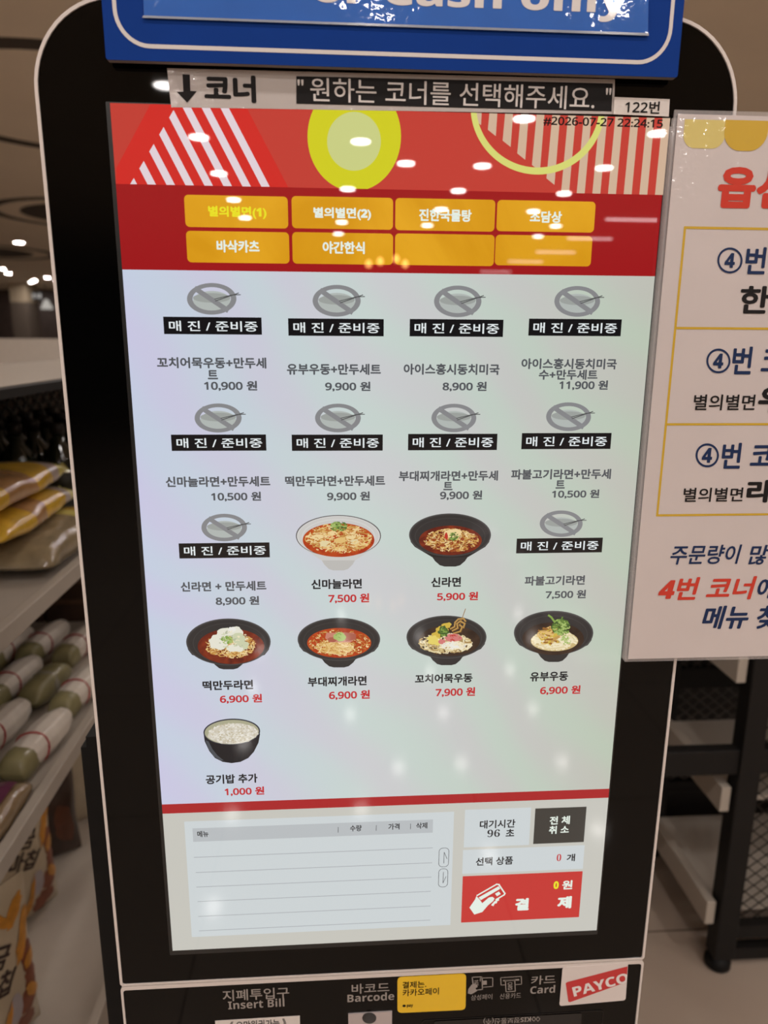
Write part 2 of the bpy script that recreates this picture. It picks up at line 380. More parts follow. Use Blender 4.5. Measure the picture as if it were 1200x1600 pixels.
# ------------------------------------------------------------------ the lit screen
SU, SV = 0.1994, 0.3533
S = 0.0002                                    # step between printed layers
def panel_white():  # viewing-angle tint and moire bands are painted into the emission colour
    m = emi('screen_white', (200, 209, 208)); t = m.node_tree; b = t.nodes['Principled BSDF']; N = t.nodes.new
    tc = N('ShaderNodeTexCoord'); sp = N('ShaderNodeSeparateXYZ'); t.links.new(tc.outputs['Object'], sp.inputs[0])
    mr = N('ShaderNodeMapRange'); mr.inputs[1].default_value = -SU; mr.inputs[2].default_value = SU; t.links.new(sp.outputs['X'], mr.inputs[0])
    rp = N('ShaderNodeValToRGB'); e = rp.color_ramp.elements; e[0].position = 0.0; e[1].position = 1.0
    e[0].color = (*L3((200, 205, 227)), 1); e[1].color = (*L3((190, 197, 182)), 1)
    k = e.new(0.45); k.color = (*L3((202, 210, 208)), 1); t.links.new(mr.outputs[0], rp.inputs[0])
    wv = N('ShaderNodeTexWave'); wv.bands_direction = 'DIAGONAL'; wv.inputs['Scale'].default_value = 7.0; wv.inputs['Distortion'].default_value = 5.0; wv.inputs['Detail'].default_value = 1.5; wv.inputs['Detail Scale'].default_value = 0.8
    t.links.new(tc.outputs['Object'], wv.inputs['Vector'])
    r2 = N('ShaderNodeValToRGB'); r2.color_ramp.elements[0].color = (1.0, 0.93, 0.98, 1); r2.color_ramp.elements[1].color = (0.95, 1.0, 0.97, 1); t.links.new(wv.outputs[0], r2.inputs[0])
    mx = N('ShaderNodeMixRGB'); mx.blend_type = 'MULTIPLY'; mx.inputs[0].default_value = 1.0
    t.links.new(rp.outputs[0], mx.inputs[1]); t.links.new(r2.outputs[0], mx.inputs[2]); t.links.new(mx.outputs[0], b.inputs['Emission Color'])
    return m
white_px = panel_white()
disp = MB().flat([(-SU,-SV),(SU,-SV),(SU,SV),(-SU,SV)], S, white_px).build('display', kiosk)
gask = pbr('grey_display_gasket', (30, 31, 31), 0.3, var=0.0)
MB().ring(rrect(-SU,-SV,SU,SV,0.0003,1), rrect(-SU-0.0030,-SV-0.0050,SU+0.0012,SV+0.0008,0.0005,1), S, gask).build('display_edge', kiosk)
vBan = K(182, 287.5)[1]; vRed = (K(190, 422.5)[1]+K(1023, 430.5)[1])/2
vBar0 = (K(254, 1257)[1]+K(952, 1231.5)[1])/2; vBar1 = (K(255, 1271)[1]+K(951, 1246)[1])/2
red_px = emi('banner_dark_red', (156, 25, 28)); ban_px = emi('banner_red', (192, 62, 52)); bright_px = emi('banner_bright_red', (206, 44, 38)); stripe_px = emi('banner_stripe', (224, 208, 214))
stripe2 = emi('banner_stripe_beige', (206, 176, 150))
MB().flat([(-SU,vRed),(SU,vRed),(SU,vBan),(-SU,vBan)], 2*S, red_px).build('category_bar', disp)
bn = MB().flat([(-SU,vBan),(SU,vBan),(SU,SV),(-SU,SV)], 2*S, ban_px)
def clipv(pts, lo=None, hi=None):             # clip polygon to a band of v
    def half(P, f, val):
        out = []
        for i in range(len(P)):
            a, b = P[i], P[(i+1) % len(P)]; fa, fb = f(a)-val, f(b)-val
            if fa >= 0: out.append(a)
            if (fa >= 0) != (fb >= 0):
                t = fa/(fa-fb); out.append((a[0]+(b[0]-a[0])*t, a[1]+(b[1]-a[1])*t))
        return out
    P = list(pts)
    if lo is not None: P = half(P, lambda p: p[1], lo)
    if hi is not None and P: P = half(P, lambda p: -p[1], -hi)
    return P
def bp(pts, lay, m):
    P = clipv(pts if isinstance(pts, list) and not isinstance(pts[0], int) else pts, vBan, SV)
    if len(P) > 2: bn.flat(P, lay, m)
bp(px([(182,263),(238,158),(380,158),(451,294),(182,294)]), 2.5*S, bright_px)
for i in range(8):                            # diagonal stripes of the left triangle
    xb = 203.5+29.3*i; sl = 0.52; wl = 13.0
    def cut(x): return max(158.0, (524.1-x)/1.105)
    ya, yb_ = cut(xb), cut(xb+wl)
    bp(px([(xb, 292), (xb+wl, 292), (xb+wl-sl*(292-yb_), yb_), (xb-sl*(292-ya), ya)]), 3*S, stripe_px)
bp(ell(553.5, 213, 73, 86, 64), 2.5*S, emi('banner_yellow', (206, 202, 34))); bp(ell(553, 221, 42, 46, 56), 3*S, emi('banner_pale_yellow', (200, 205, 132)))
for i, yb in enumerate((190, 207, 224, 244, 262, 283, 310, 310, 310, 310, 310, 310, 310)):
    xt = 738+24.6*i; sl = -0.085-0.0022*i/2
    xb = xt+sl*(yb-200); x1 = xt-sl*40
    bp(px([(x1, 160), (x1+12, 160), (xb+12.5, yb+6 if yb < 300 else yb), (xb, yb-4 if yb < 300 else yb)]), 2.5*S, stripe2)
oc = ell(840, 167, 105, 106, 60, 0, 178, 362); ic = ell(840, 166, 96, 96, 60, 0, 178, 362)
for i in range(len(oc)-1): bp([oc[i], oc[i+1], ic[i+1], ic[i]], 3*S, emi('banner_ring_green', (212, 212, 116)))
bn.build('banner', disp)
lettering('clock_text', disp, '#2026-07-27 22:24:15', 943, 191.5, 187, 14.5, emi('black_px', (22, 20, 22)), 4*S, bold=0.026, mode='n')
# category buttons
or_px = emi_noise('button_orange', (212, 148, 22), (226, 164, 34), 9.0, 2.0)
yel_t = emi('button_text_yellow', (232, 224, 40)); wh_t = emi('button_text_white', (226, 236, 226))
for (x0, y0, x1, y1, s, t, m) in ((289,306,450,356,'별의별면(1)',(371,332,91,19.5),yel_t),(456,308,614,358,'별의별면(2)',(535,334,90,19.5),wh_t),(617.5,311,773,361,'진한국물탕',(696,336.5,82,19.5),wh_t),(776,314,929,362.5,'조담상',(853,339,50,18.5),wh_t),
        (292,362,452,411,'바삭카츠',(372,385,67,19.5),wh_t),(457,364,614,413,'야간한식',(537,387,66,19.5),wh_t),(617,366,772,415,None,None,None),(773.5,368,924,415.5,None,None,None)):
    a = boxuv(x0, y0, x1, y1)
    mb = MB().flat(rrect(*a, 0.003, 5), 3*S, or_px)
    if s: text(mb, s, *t, m, 4*S, bold=0.038)
    mb.build('category_button', disp)
# sold-out dishes
ring_px = emi('soldout_grey', (134, 134, 136)); bowl_px = emi('soldout_bowl', (176, 182, 178)); bowl2 = emi('soldout_bowl_rim', (156, 160, 156)); blk = MATS['black_px']; chop = emi('chopstick_grey', (84, 84, 84))
lab_t = emi('label_white', (226, 232, 234))
for (ix, iy, rx, ry, lx, ly, lw, lh) in ((331,467,38.6,24.7,332.5,509,153,27),(526,470,37.5,24.8,525,511.5,149,27),(715,471,37,24.7,713,512.5,146,27),(901.5,471,35.7,24,898,511.7,144.5,26.5),
        (341,653,36.7,22.7,342,691.5,148,25.3),(528,653,35.7,22.4,527,691.5,142,25.2),(709,653,35,22.2,707,690.5,139,25.5),(888,651,35,22.4,884.5,689,139.5,25),
        (350.5,824,35.6,21.5,350.7,859.7,141.5,23.5),(876.5,818,33.5,20.7,873.7,852,134,23)):
    mb = MB()
    lo_ = ell(ix, iy+3, rx*0.76, ry*0.62, 40); mb.flat(lo_, 2*S, bowl_px)
    mb.flat(ell(ix, iy-1.5, rx*0.76, ry*0.30, 40), 2.5*S, bowl2)
    mb.ring(ell(ix, iy, rx*0.775, ry*0.74, 48), ell(ix, iy, rx, ry, 48), 3*S, ring_px)
    mb.line(px([(ix-rx*0.62, iy-ry*0.60), (ix+rx*0.60, iy+ry*0.68)]), 0.0036, 3*S, ring_px)
    mb.line(px([(ix+rx*0.16, iy+ry*0.13), (ix+rx*1.08, iy-ry*0.36)]), 0.0007, 3.5*S, chop)
    mb.line(px([(ix+rx*0.12, iy+ry*0.02), (ix+rx*0.80, iy-ry*0.24), (ix+rx*1.16, iy-ry*0.26)]), 0.0006, 3.5*S, chop)
    mb.build('sold_out_icon', disp)
    a = boxuv(lx-lw/2, ly-lh/2, lx+lw/2, ly+lh/2)
    mb = MB().flat([(a[0],a[1]),(a[2],a[1]),(a[2],a[3]),(a[0],a[3])], 3*S, blk)
    text(mb, '매 진 / 준비중', lx+1, ly+0.7, lw*0.905, lh*0.60, lab_t, 4*S, bold=0.013)
    mb.build('sold_out_label', disp)
# dish names and prices
gr_t = emi('text_grey', (84, 86, 90)); bk_t = emi('text_black', (30, 32, 36)); rd_t = emi('text_red', (190, 40, 46))
for s, x, y, w, h, m in (('꼬치어묵우동+만두세',331,567,171,17.5,gr_t),('트',332.5,585.5,16,14.5,gr_t),('유부우동+만두세트',522,577,147,17.5,gr_t),('아이스홍시동치미국',706,577,150,17.5,gr_t),('아이스홍시동치미국',889.5,568.5,149,17,gr_t),('수+만두세트',888,585.5,92,16,gr_t),
        ('신마늘라면+만두세트',341,752.5,163.5,16.5,gr_t),('떡만두라면+만두세트',524,751.5,156.5,16.5,gr_t),('부대찌개라면+만두세',701,743.5,155,16,gr_t),('트',700,759.5,14.5,13,gr_t),('파불고기라면+만두세',877,741,156,16,gr_t),('트',875.5,757,14.5,13,gr_t),
        ('신라면 + 만두세트',349.5,916,134,15.5,gr_t),('신마늘라면',526,912.5,79,15.5,bk_t),('신라면',697,909.5,46.5,15.5,bk_t),('파불고기라면',867,907,94,15,gr_t),
        ('떡만두라면',356,1070.5,79,15,bk_t),('부대찌개라면',527,1064.5,92,15,bk_t),('꼬치어묵우동',693.5,1060,90,14.5,bk_t),('유부우동',858,1057,59.5,14.5,bk_t),('공기밥 추가',362,1217,81,14.5,bk_t)):
    lettering('dish_name', disp, s, x, y, w, h, m, 3*S, bold=0.034)
for s, x, y, w, h, m in (('10,900 원',360.5,603,83,16,gr_t),('9,900 원',543.5,604,71,15.5,gr_t),('8,900 원',726,604,69,15.5,gr_t),('11,900 원',912,602,76,15.5,gr_t),('10,500 원',369,776,78,15,gr_t),('9,900 원',544.5,775.5,67,15,gr_t),('9,900 원',720.5,774,66,15,gr_t),('10,500 원',899.5,772,74,14,gr_t),
        ('8,900 원',371,939,68,14.5,gr_t),('7,500 원',545,935,64,15,rd_t),('5,900 원',715,932,64,14,rd_t),('7,500 원',884,929,63,14,gr_t),('6,900 원',376.5,1092,66,14,rd_t),('6,900 원',546,1086,64,14.5,rd_t),('7,900 원',711.5,1081.5,62,14.5,rd_t),('6,900 원',875.5,1078.5,63,14,rd_t),('1,000 원',382,1236.5,62,13.5,rd_t)):
    lettering('price_text', disp, s, x, y, w, h, m, 3*S, bold=0.036, mode='n')
# pictures of the dishes, flat on the screen
dk = [emi('bowl_black_%d' % i, (c, c-2, c-2)) for i, c in enumerate((38, 48, 60, 76))]
gl = [emi('glass_bowl_%d' % i, c) for i, c in enumerate(((186, 184, 180), (200, 198, 194), (212, 211, 208), (98, 94, 94)))]
noo = [emi('noodle_%d' % i, c) for i, c in enumerate(((222, 186, 116), (204, 158, 84), (232, 206, 150), (184, 126, 60), (150, 70, 30)))]
udon = [emi('udon_%d' % i, c) for i, c in enumerate(((222, 206, 160), (200, 176, 120), (236, 224, 190), (170, 140, 88)))]
soups = {'red': emi_noise('soup_red', (164, 48, 16), (190, 78, 26), 90, 1.0), 'dark': emi_noise('soup_dark_red', (92, 26, 14), (132, 48, 22), 90, 1.0), 'soy': emi_noise('soup_soy', (44, 30, 22), (64, 46, 34), 80, 1.0)}
grn = [emi('scallion_%d' % i, c) for i, c in enumerate(((92, 122, 50), (128, 158, 72), (66, 92, 42), (164, 186, 106)))]
misc = {'egg': emi('dumpling_white', (226, 224, 208)), 'egg2': emi('dumpling_shade', (200, 204, 170)), 'ham': emi('ham_pink', (196, 128, 108)), 'ham2': emi('ham_dark', (168, 92, 74)), 'yel': emi('tempura_yellow', (226, 206, 104)), 'yel2': emi('tempura_gold', (206, 176, 70)), 'fish': emi('fishcake_brown', (186, 146, 82)), 'fish2': emi('fishcake_edge', (148, 108, 54)), 'crab': emi('crab_pink', (208, 122, 118)), 'chili': emi('chili_red', (186, 52, 40)), 'wht': emi('radish_white', (232, 230, 222)), 'tofu': emi('tofu_skin', (190, 150, 84)), 'tofu2': emi('tofu_skin_dark', (150, 100, 46))}
def strands(mb, cx, cy, rx, ry, n, mats, lay, wid=1.1, ln=(8, 22), curl=0.5, rnd=random):
    for i in range(n):
        a, q = rnd.uniform(0, 2*math.pi), math.sqrt(rnd.uniform(0, 1))
        x, y = cx+rx*q*math.cos(a), cy+ry*q*math.sin(a); th = rnd.uniform(0, 2*math.pi); bend = rnd.uniform(-curl, curl)
        L = rnd.uniform(*ln); k = 6; pts = []
        for j in range(k+1):
            e = ((x-cx)/rx)**2+((y-cy)/ry)**2
            if e > 1.03: break
            pts.append((x, y)); x += L/k*math.cos(th); y += L/k*math.sin(th)*0.55; th += bend
        if len(pts) < 3: continue
        W2 = wid*rnd.uniform(0.7, 1.25)/2; lft, rgt = [], []
        for j in range(len(pts)):
            dx = pts[min(j+1, len(pts)-1)][0]-pts[max(j-1, 0)][0]; dy = pts[min(j+1, len(pts)-1)][1]-pts[max(j-1, 0)][1]; l = math.hypot(dx, dy) or 1
            lft.append((pts[j][0]-dy/l*W2, pts[j][1]+dx/l*W2)); rgt.append((pts[j][0]+dy/l*W2, pts[j][1]-dx/l*W2))
        mm = rnd.choice(mats); lz = lay+S*0.5*i/n
        A, B = px(lft), px(rgt); kk = len(A)
        mb.add([W(u, v, lz) for u, v in A]+[W(u, v, lz) for u, v in B], [(kk+j, kk+j+1, j+1, j) for j in range(kk-1)], mm)
def blob(mb, cx, cy, rx, ry, m, lay, seed=0, tilt=0.0, jag=0.14, n=18):
    rr = random.Random(seed); t = math.radians(tilt); P = []
    for i in range(n):
        a = 2*math.pi*i/n; q = 1+rr.uniform(-jag, jag); x, y = rx*q*math.cos(a), ry*q*math.sin(a)
        P.append((cx+x*math.cos(t)-y*math.sin(t), cy+x*math.sin(t)+y*math.cos(t)))
    mb.flat(px(P)[::-1], lay, m)
def bowl(mb, cx, cy, rx, ry, base, foot, soup, glass=False, seed=1):
    g = gl if glass else dk
    sx, sy, srx, sry = soup
    side = []                                  # outside wall below the rim, with a foot
    for i in range(25):
        a = math.radians(180*i/24); side.append((cx-rx*math.cos(a), cy+ry*0.30*math.sin(a)))
    h = base-cy
    def half(k): return [(cx+k*rx, cy), (cx+k*rx*0.955, cy+ry*0.34), (cx+k*rx*0.86, cy+ry*0.56), (cx+k*foot*1.14, base-0.29*h), (cx+k*foot*0.97, base-0.17*h), (cx+k*foot*0.66, base-0.04*h), (cx+k*foot*0.36, base)]
    mb.flat(px(half(1)+half(-1)[::-1])[::-1], 2*S, g[0] if not glass else g[1])
    mb.flat(px(half(0.985)[3:]+half(-0.985)[3:][::-1])[::-1], 2.2*S, g[1] if not glass else g[0])
    mb.flat(ell(cx, cy, rx, ry, 56), 2.5*S, g[3]); mb.flat(ell(cx, cy+0.4, rx-1.6, ry-1.4, 56), 2.7*S, g[1])
    for i in range(4):                         # turned rings on the inner wall
        q = 0.97-0.055*i
        mb.ring(ell(cx+(sx-cx)*(1-q)*2, cy+(sy-cy)*(1-q)*2, rx*q-1.2, ry*q-1.0, 56), ell(cx+(sx-cx)*(1-q)*2, cy+(sy-cy)*(1-q)*2, rx*q, ry*q, 56), 2.8*S, g[2] if i % 2 == 0 else g[1])
def dish(name, fn):
    mb = MB(); fn(mb); o = mb.build('dish_picture', disp); return o
def d_garlic(mb):
    bowl(mb, 528.8, 837, 66.5, 32.5, 891, 23, (529, 843, 56, 26.5), True)
    mb.flat(ell(529, 843.5, 56, 26.5, 56), 3*S, soups['red'])
    strands(mb, 529, 841, 52, 23, 330, noo[:4], 3.2*S, 1.5)
    for i, (x, y, a, b) in enumerate(((496,839,8,4.5),(508,849,9,5),(531,844,9,4.5),(548,838,8,4.5),(553,846,7,4),(530,857,7,4),(520,833,7,3.5))): blob(mb, x, y, a, b, (noo[2], udon[0], noo[0])[i % 3], (3.9+0.02*i)*S, i)
    strands(mb, 525, 846, 44, 16, 90, [noo[0], noo[3], noo[2]], 4.0*S, 1.1, (6, 14), 0.8)
    strands(mb, 529, 822, 14, 8, 70, grn, 4.0*S, 1.5, (6, 14), 0.8)
def d_shin(mb):
    bowl(mb, 703, 835.5, 64, 33.5, 885, 24, (703, 844, 49, 23))
    mb.flat(ell(703.5, 844, 49, 23, 56), 3*S, soups['dark'])
    strands(mb, 705, 844, 43, 18, 420, noo, 3.2*S, 1.2, (5, 14), 0.9)
    blob(mb, 707, 833, 14, 7, noo[2], 3.9*S, 4); strands(mb, 709, 838, 9, 7, 36, grn, 4.0*S, 1.6, (5, 10), 0.8); blob(mb, 697, 837, 2.6, 5.5, misc['chili'], 4.4*S, 5)
    for i, (x, y) in enumerate(((678, 843), (690, 852), (706, 860), (722, 842))): blob(mb, x, y, 3.6, 2, noo[4], 4.1*S, i)
def d_mandu(mb):
    bowl(mb, 357, 1002.5, 66, 36.5, 1045.5, 22, (361, 1009, 52, 27))
    mb.flat(ell(361, 1009.5, 52, 27.5, 56), 3*S, soups['dark'])
    strands(mb, 360, 1008, 40, 20, 330, noo[:4], 3.2*S, 1.3, (6, 15), 0.8)
    for i, (x, y, a, b, k) in enumerate(((342,1004,15,11,'egg'),(350,988,11,8,'egg'),(368,987,12,9,'egg'),(373,997,10,9,'egg2'),(378,1008,11,8,'egg2'),(366,1012,12,6,'egg'),(338,998,9,7,'egg'),(363,983,6,4,'wht'),(374,1014,6,4,'egg'))): blob(mb, x, y, a, b, misc[k], (3.9+0.05*i)*S, i+3)
    strands(mb, 364, 998, 24, 15, 60, [misc['egg2'], misc['egg'], udon[2], emi('dumpling_fold', (178, 182, 156))], 4.4*S, 1.3, (3, 9), 0.9)
    strands(mb, 355, 999, 10, 7, 36, [grn[3], grn[1]], 4.5*S, 1.6, (5, 11), 0.8)
def d_budae(mb):
    bowl(mb, 529.5, 998.5, 64.5, 33.5, 1042.5, 23, (530, 1004, 50, 23))
    mb.flat(ell(530, 1004, 50, 23.2, 56), 3*S, soups['red'])
    strands(mb, 530, 1004, 48, 21, 260, noo[1:], 3.2*S, 1.3, (4, 10), 0.9)
    strands(mb, 525, 1010, 30, 13, 150, [noo[0], noo[2], noo[1]], 3.6*S, 1.4, (16, 30), 0.25)
    mb.flat(px([(510,988),(553,988),(556,996),(548,1003),(516,1003),(508,996)])[::-1], 4.2*S, misc['ham']); mb.flat(px([(538,987),(556,990),(556,998),(540,1002)])[::-1], 4.3*S, misc['ham2'])
    blob(mb, 519, 999, 7, 4, misc['ham2'], 4.35*S, 3); blob(mb, 531, 994, 9.5, 7, grn[3], 4.5*S, 5); strands(mb, 531, 993, 7, 5, 18, [grn[3], grn[1]], 4.6*S, 1.4, (4, 8), 0.7)
def d_skewer(mb):
    bowl(mb, 697.5, 995, 62.5, 33.5, 1039, 22, (703, 1000, 47, 24))
    mb.flat(ell(702, 1000.5, 48, 24, 56), 3*S, soups['soy'])
    strands(mb, 696, 1005, 42, 16, 210, udon, 3.2*S, 1.9, (14, 30), 0.5)
    for i, (x, y, a, b) in enumerate(((683,992,8,6),(676,999,9,7),(690,983,9,6),(681,1003,8,5),(697,977,8,5))): blob(mb, x, y, a, b, misc['yel'] if i % 2 else misc['yel2'], (3.9+0.05*i)*S, i, 0, 0.25)
    mb.line(px([(718,978),(722,965),(727,951)]), 0.0006, 4.1*S, misc['fish2'])
    for i, P in enumerate(([(704,982),(710,979),(711,972),(716,967),(724,966),(727,970)], [(707,985),(715,981),(714,974),(719,970),(726,974),(724,980)], [(709,989),(719,986),(722,979),(718,976)])):
        mb.line(px(P), 0.0016, (4.2+0.1*i)*S, misc['fish2']); mb.line(px([(x-0.3, y-0.4) for x, y in P]), 0.0010, (4.25+0.1*i)*S, misc['fish'])
    strands(mb, 708, 1008, 22, 7, 90, [misc['wht'], udon[2]], 4.35*S, 1.2, (10, 20), 0.4)
    blob(mb, 708, 996, 13, 6.5, misc['crab'], 4.5*S, 6); blob(mb, 690, 1002, 6, 4, misc['crab'], 4.55*S, 7); strands(mb, 708, 996, 11, 5, 24, [misc['crab'], misc['chili'], misc['ham']], 4.6*S, 1.2, (5, 12), 0.3)
    blob(mb, 693, 986, 9, 8.5, grn[2], 4.7*S, 9, 0, 0.3); strands(mb, 693, 986, 7, 7, 26, grn[:3], 4.75*S, 1.6, (5, 10), 0.6)
def d_yubu(mb):
    bowl(mb, 864.7, 988.5, 62, 34.5, 1034, 21, (864, 997, 48, 25))
    mb.flat(ell(864, 997.5, 48, 25.5, 56), 3*S, soups['soy'])
    mb.flat(ell(866, 1001, 37, 16, 48), 3.1*S, udon[1])
    strands(mb, 866, 1000, 36, 16, 150, [udon[0], udon[2]], 3.2*S, 2.2, (22, 40), 0.18)
    for i in range(16): strands(mb, 856+i % 5, 989+i % 4*2, 17, 14, 6, [misc['tofu'], misc['tofu2'], misc['yel2'], noo[0]], (3.9+0.03*i)*S, 2.6, (8, 15), 0.3)
    strands(mb, 884, 999, 12, 7, 50, [grn[3], udon[2]], 4.4*S, 1.8, (6, 12), 0.6)
    strands(mb, 876, 979, 15, 13, 110, grn, 4.5*S, 1.9, (7, 14), 0.5)
    mb.line(px([(866,971),(861,964),(857,961)]), 0.0016, 4.9*S, grn[1]); mb.line(px([(876,972),(878,964)]), 0.0014, 4.9*S, grn[0])
def d_rice(mb):
    cx, cy = 362.3, 1143
    mb.flat(px([(406.5,1146),(404,1160),(397,1174),(388,1184),(376,1190),(362,1192),(348,1190),(336,1184),(327,1173),(320,1158),(318,1144)])[::-1], 2*S, emi('rice_bowl_black', (24, 25, 30)))
    mb.flat(px([(345,1188),(334,1181),(326,1170),(321,1156),(326,1158),(332,1170),(340,1180),(350,1188)]), 2.2*S, emi('rice_bowl_sheen', (74, 78, 84)))
    mb.flat(ell(cx, cy, 44.3, 20.6, 56, 0, 0, 360, -2), 2.5*S, emi('rice_bowl_rim', (44, 46, 58))); mb.flat(ell(cx, cy+0.3, 42.3, 19, 56, 0, 0, 360, -2), 2.7*S, emi('rice_bowl_inside', (168, 166, 138)))
    ri = emi_noise('cooked_rice', (196, 188, 170), (222, 218, 206), 220, 0.5)
    blob(mb, 364, 1146, 39.5, 16, ri, 2.9*S, 8, -3, 0.04, 40)
    strands(mb, 364, 1145, 38, 15.5, 260, [emi('rice_grain_0', (226, 222, 212)), emi('rice_grain_1', (206, 198, 178)), emi('rice_grain_2', (190, 180, 154))], 3.1*S, 1.7, (2.5, 4.5), 0.2)
for nm, fn in (('garlic', d_garlic), ('shin', d_shin), ('mandu', d_mandu), ('budae', d_budae), ('skewer', d_skewer), ('yubu', d_yubu), ('rice', d_rice)): dish(nm, fn)
# order list and payment area
foot_px = emi('footer_beige', (196, 195, 187)); pane_px = emi('pane_pale', (202, 209, 211)); head_px = emi('list_header', (182, 187, 190)); line_px = emi('list_line', (168, 172, 176)); bar_px = emi('divider_red', (168, 34, 38))
MB().flat([(-SU,-SV),(SU,-SV),(SU,vBar1),(-SU,vBar1)], 2*S, foot_px).build('order_footer', disp)
MB().flat([(-SU,vBar1),(SU,vBar1),(SU,vBar0),(-SU,vBar0)], 2*S, bar_px).build('divider_bar', disp)
def rect4(mb, p0, p1, p2, p3, lay, m):        # upright rectangle from four photo corners TL TR BR BL
    a, b, c, d = (K(*p) for p in (p0, p1, p2, p3))
    u0, u1, v1, v0 = (a[0]+d[0])/2, (b[0]+c[0])/2, (a[1]+b[1])/2, (c[1]+d[1])/2
    mb.flat([(u0,v0),(u1,v0),(u1,v1),(u0,v1)], lay, m); return mb
ol = rect4(MB(), (288,1283), (708,1268), (705,1443), (300,1465), 2.5*S, pane_px)
rect4(ol, (301,1294), (676.5,1279.5), (676,1300), (302,1315), 3*S, head_px)
for a, b in (((303,1339),(676,1324)),((306,1362),(675,1348)),((307,1385),(674,1370)),((309,1408),(673,1392)),((310,1431),(672.5,1415)),((311,1453.5),(672,1437))):
    p, q = K(*a), K(*b); v = (p[1]+q[1])/2; ol.flat([(p[0],v-0.00035),(q[0],v-0.00035),(q[0],v+0.00035),(p[0],v+0.00035)], 3*S, line_px)
for s, x, y, w in (('메뉴',317,1303,17.5),('수량',556,1294,18),('가격',615.5,1291.5,17.5),('삭제',659,1290,17.5)): text(ol, s, x, y, w, 9.6, bk_t, 3.5*S, bold=0.022)
for x, y in ((528.5,1296),(588,1293),(641.5,1290.5)): ol.line(px([(x,y-4),(x-0.3,y+4)]), 0.0005, 3.5*S, gr_t)
ol.build('order_list', disp)
for x, y, w, h, dn in ((693.3,1339,16,30,0),(692.3,1371,15,29,1)):
    a = boxuv(x-w/2, y-h/2, x+w/2, y+h/2)
    mb = MB().ring(rrect(a[0]+0.0005,a[1]+0.0005,a[2]-0.0005,a[3]-0.0005,0.0033,6), rrect(*a,0.0038,6), 3*S, gr_t)
    mb.line(px([(x,y+9),(x+0.6,y-8),(x+5,y+2)] if not dn else [(x+0.4,y-9),(x-0.4,y+8),(x+4.5,y-2)]), 0.0005, 3*S, gr_t)
    mb.build('scroll_button', disp)
mb = rect4(MB(), (726,1265), (829,1261), (827,1320), (725,1323), 2.5*S, pane_px)
text(mb, '대기시간', 777.5, 1287.5, 55.5, 13, bk_t, 3*S, bold=0.026); text(mb, '96', 771.3, 1302, 19.5, 11.5, bk_t, 3*S, mode='s'); text(mb, '초', 797, 1301, 13.5, 11.5, bk_t, 3*S, bold=0.026); mb.build('waiting_time_pane', disp)
mb = rect4(MB(), (836,1263), (916,1259.5), (912,1315), (833,1318), 3*S, emi('cancel_dark', (62, 60, 56)))
text(mb, '전 체', 874.7, 1281.7, 31.5, 13, wh_t, 3.5*S, bold=0.03); text(mb, '취 소', 873.4, 1296.5, 31, 12.5, wh_t, 3.5*S, bold=0.03); mb.build('cancel_button', disp)
mb = rect4(MB(), (723,1327), (913,1320.6), (910.6,1357), (722.5,1364.6), 2.5*S, pane_px)
text(mb, '선택 상품', 772.6, 1345.3, 58, 12.8, bk_t, 3*S, bold=0.026); text(mb, '0', 873.4, 1340, 7, 11, rd_t, 3*S, mode='s'); text(mb, '개', 892, 1340, 13, 11.5, bk_t, 3*S, bold=0.026); mb.build('item_count_pane', disp)
mb = rect4(MB(), (723,1369), (910,1360), (904.5,1432), (720,1441), 3*S, emi('pay_red', (196, 54, 50)))
text(mb, '0', 869, 1383, 8, 12, yel_t, 3.5*S, bold=0.03); text(mb, '원', 886.5, 1382.5, 16, 14, wh_t, 3.5*S, bold=0.03); text(mb, '결', 815.7, 1413, 21.5, 19, wh_t, 3.5*S, bold=0.05); text(mb, '제', 882, 1410, 22, 19, wh_t, 3.5*S, bold=0.05)
def z5(pts): return px([(690+x/4.615, 1240+y/4.615) for x, y in pts])
mb.flat(z5([(200,818),(240,760),(250,735),(272,758),(292,786),(340,745),(366,740),(380,752),(372,770),(335,800),(292,850),(235,868)])[::-1], 3.5*S, wh_t)
mb.line(z5([(256,730),(396,650),(412,652),(455,716),(450,726),(392,760)]), 0.0014, 3.5*S, wh_t); mb.flat(z5([(266,745),(410,664),(422,682),(282,764)])[::-1], 3.5*S, wh_t); mb.flat(z5([(384,718),(412,702),(426,720),(398,736)])[::-1], 3.5*S, wh_t)
mb.flat(z5([(355,800),(380,772),(412,752),(414,766),(400,772),(398,786),(382,790),(372,808)])[::-1], 3.5*S, wh_t); mb.build('pay_button', disp)

# ------------------------------------------------------------------ printed legends and openings on the lower panel
leg_m = pbr('grey_legend_print', (150, 142, 136), 0.5, var=0.0)
for s, x, y, w, h, b in (('지폐투입구',400,1553.5,104,17.5,0.012),('Insert Bill',400.5,1568.5,88,13,0.0),('바코드',579,1544,59,15.5,0.012),('Barcode',579.5,1558,73,12.5,0.0),('카드',849,1531,38,14,0.012),('Card',848,1546,38.5,12,0.0),('삼성페이',752.5,1558,33,8.5,0.0),('신용카드',797.5,1556,33,8.5,0.0)):
    lettering('legend', low, s, x, y, w, h, leg_m, S, bold=b)
dark_print = pbr('reader_dark', (12, 12, 13), 0.25, var=0.0)
mb = MB(); Zp = lambda pts: px([(600+x/2.927, 1500+y/2.927) for x, y in pts])
mb.line(Zp([(440,95),(440,82),(497,80),(497,120),(450,124)]), 0.0008, S, leg_m); mb.line(Zp([(403,78),(448,76),(450,134),(410,138)]), 0.0010, S, leg_m, True); mb.flat(Zp([(452,94),(470,93),(470,112),(452,113)])[::-1], S, leg_m)
mb.flat(Zp([(383,152),(385,132),(400,112),(412,106),(426,112),(428,122),(418,128),(426,140),(410,150),(398,156)])[::-1], 1.2*S, leg_m)
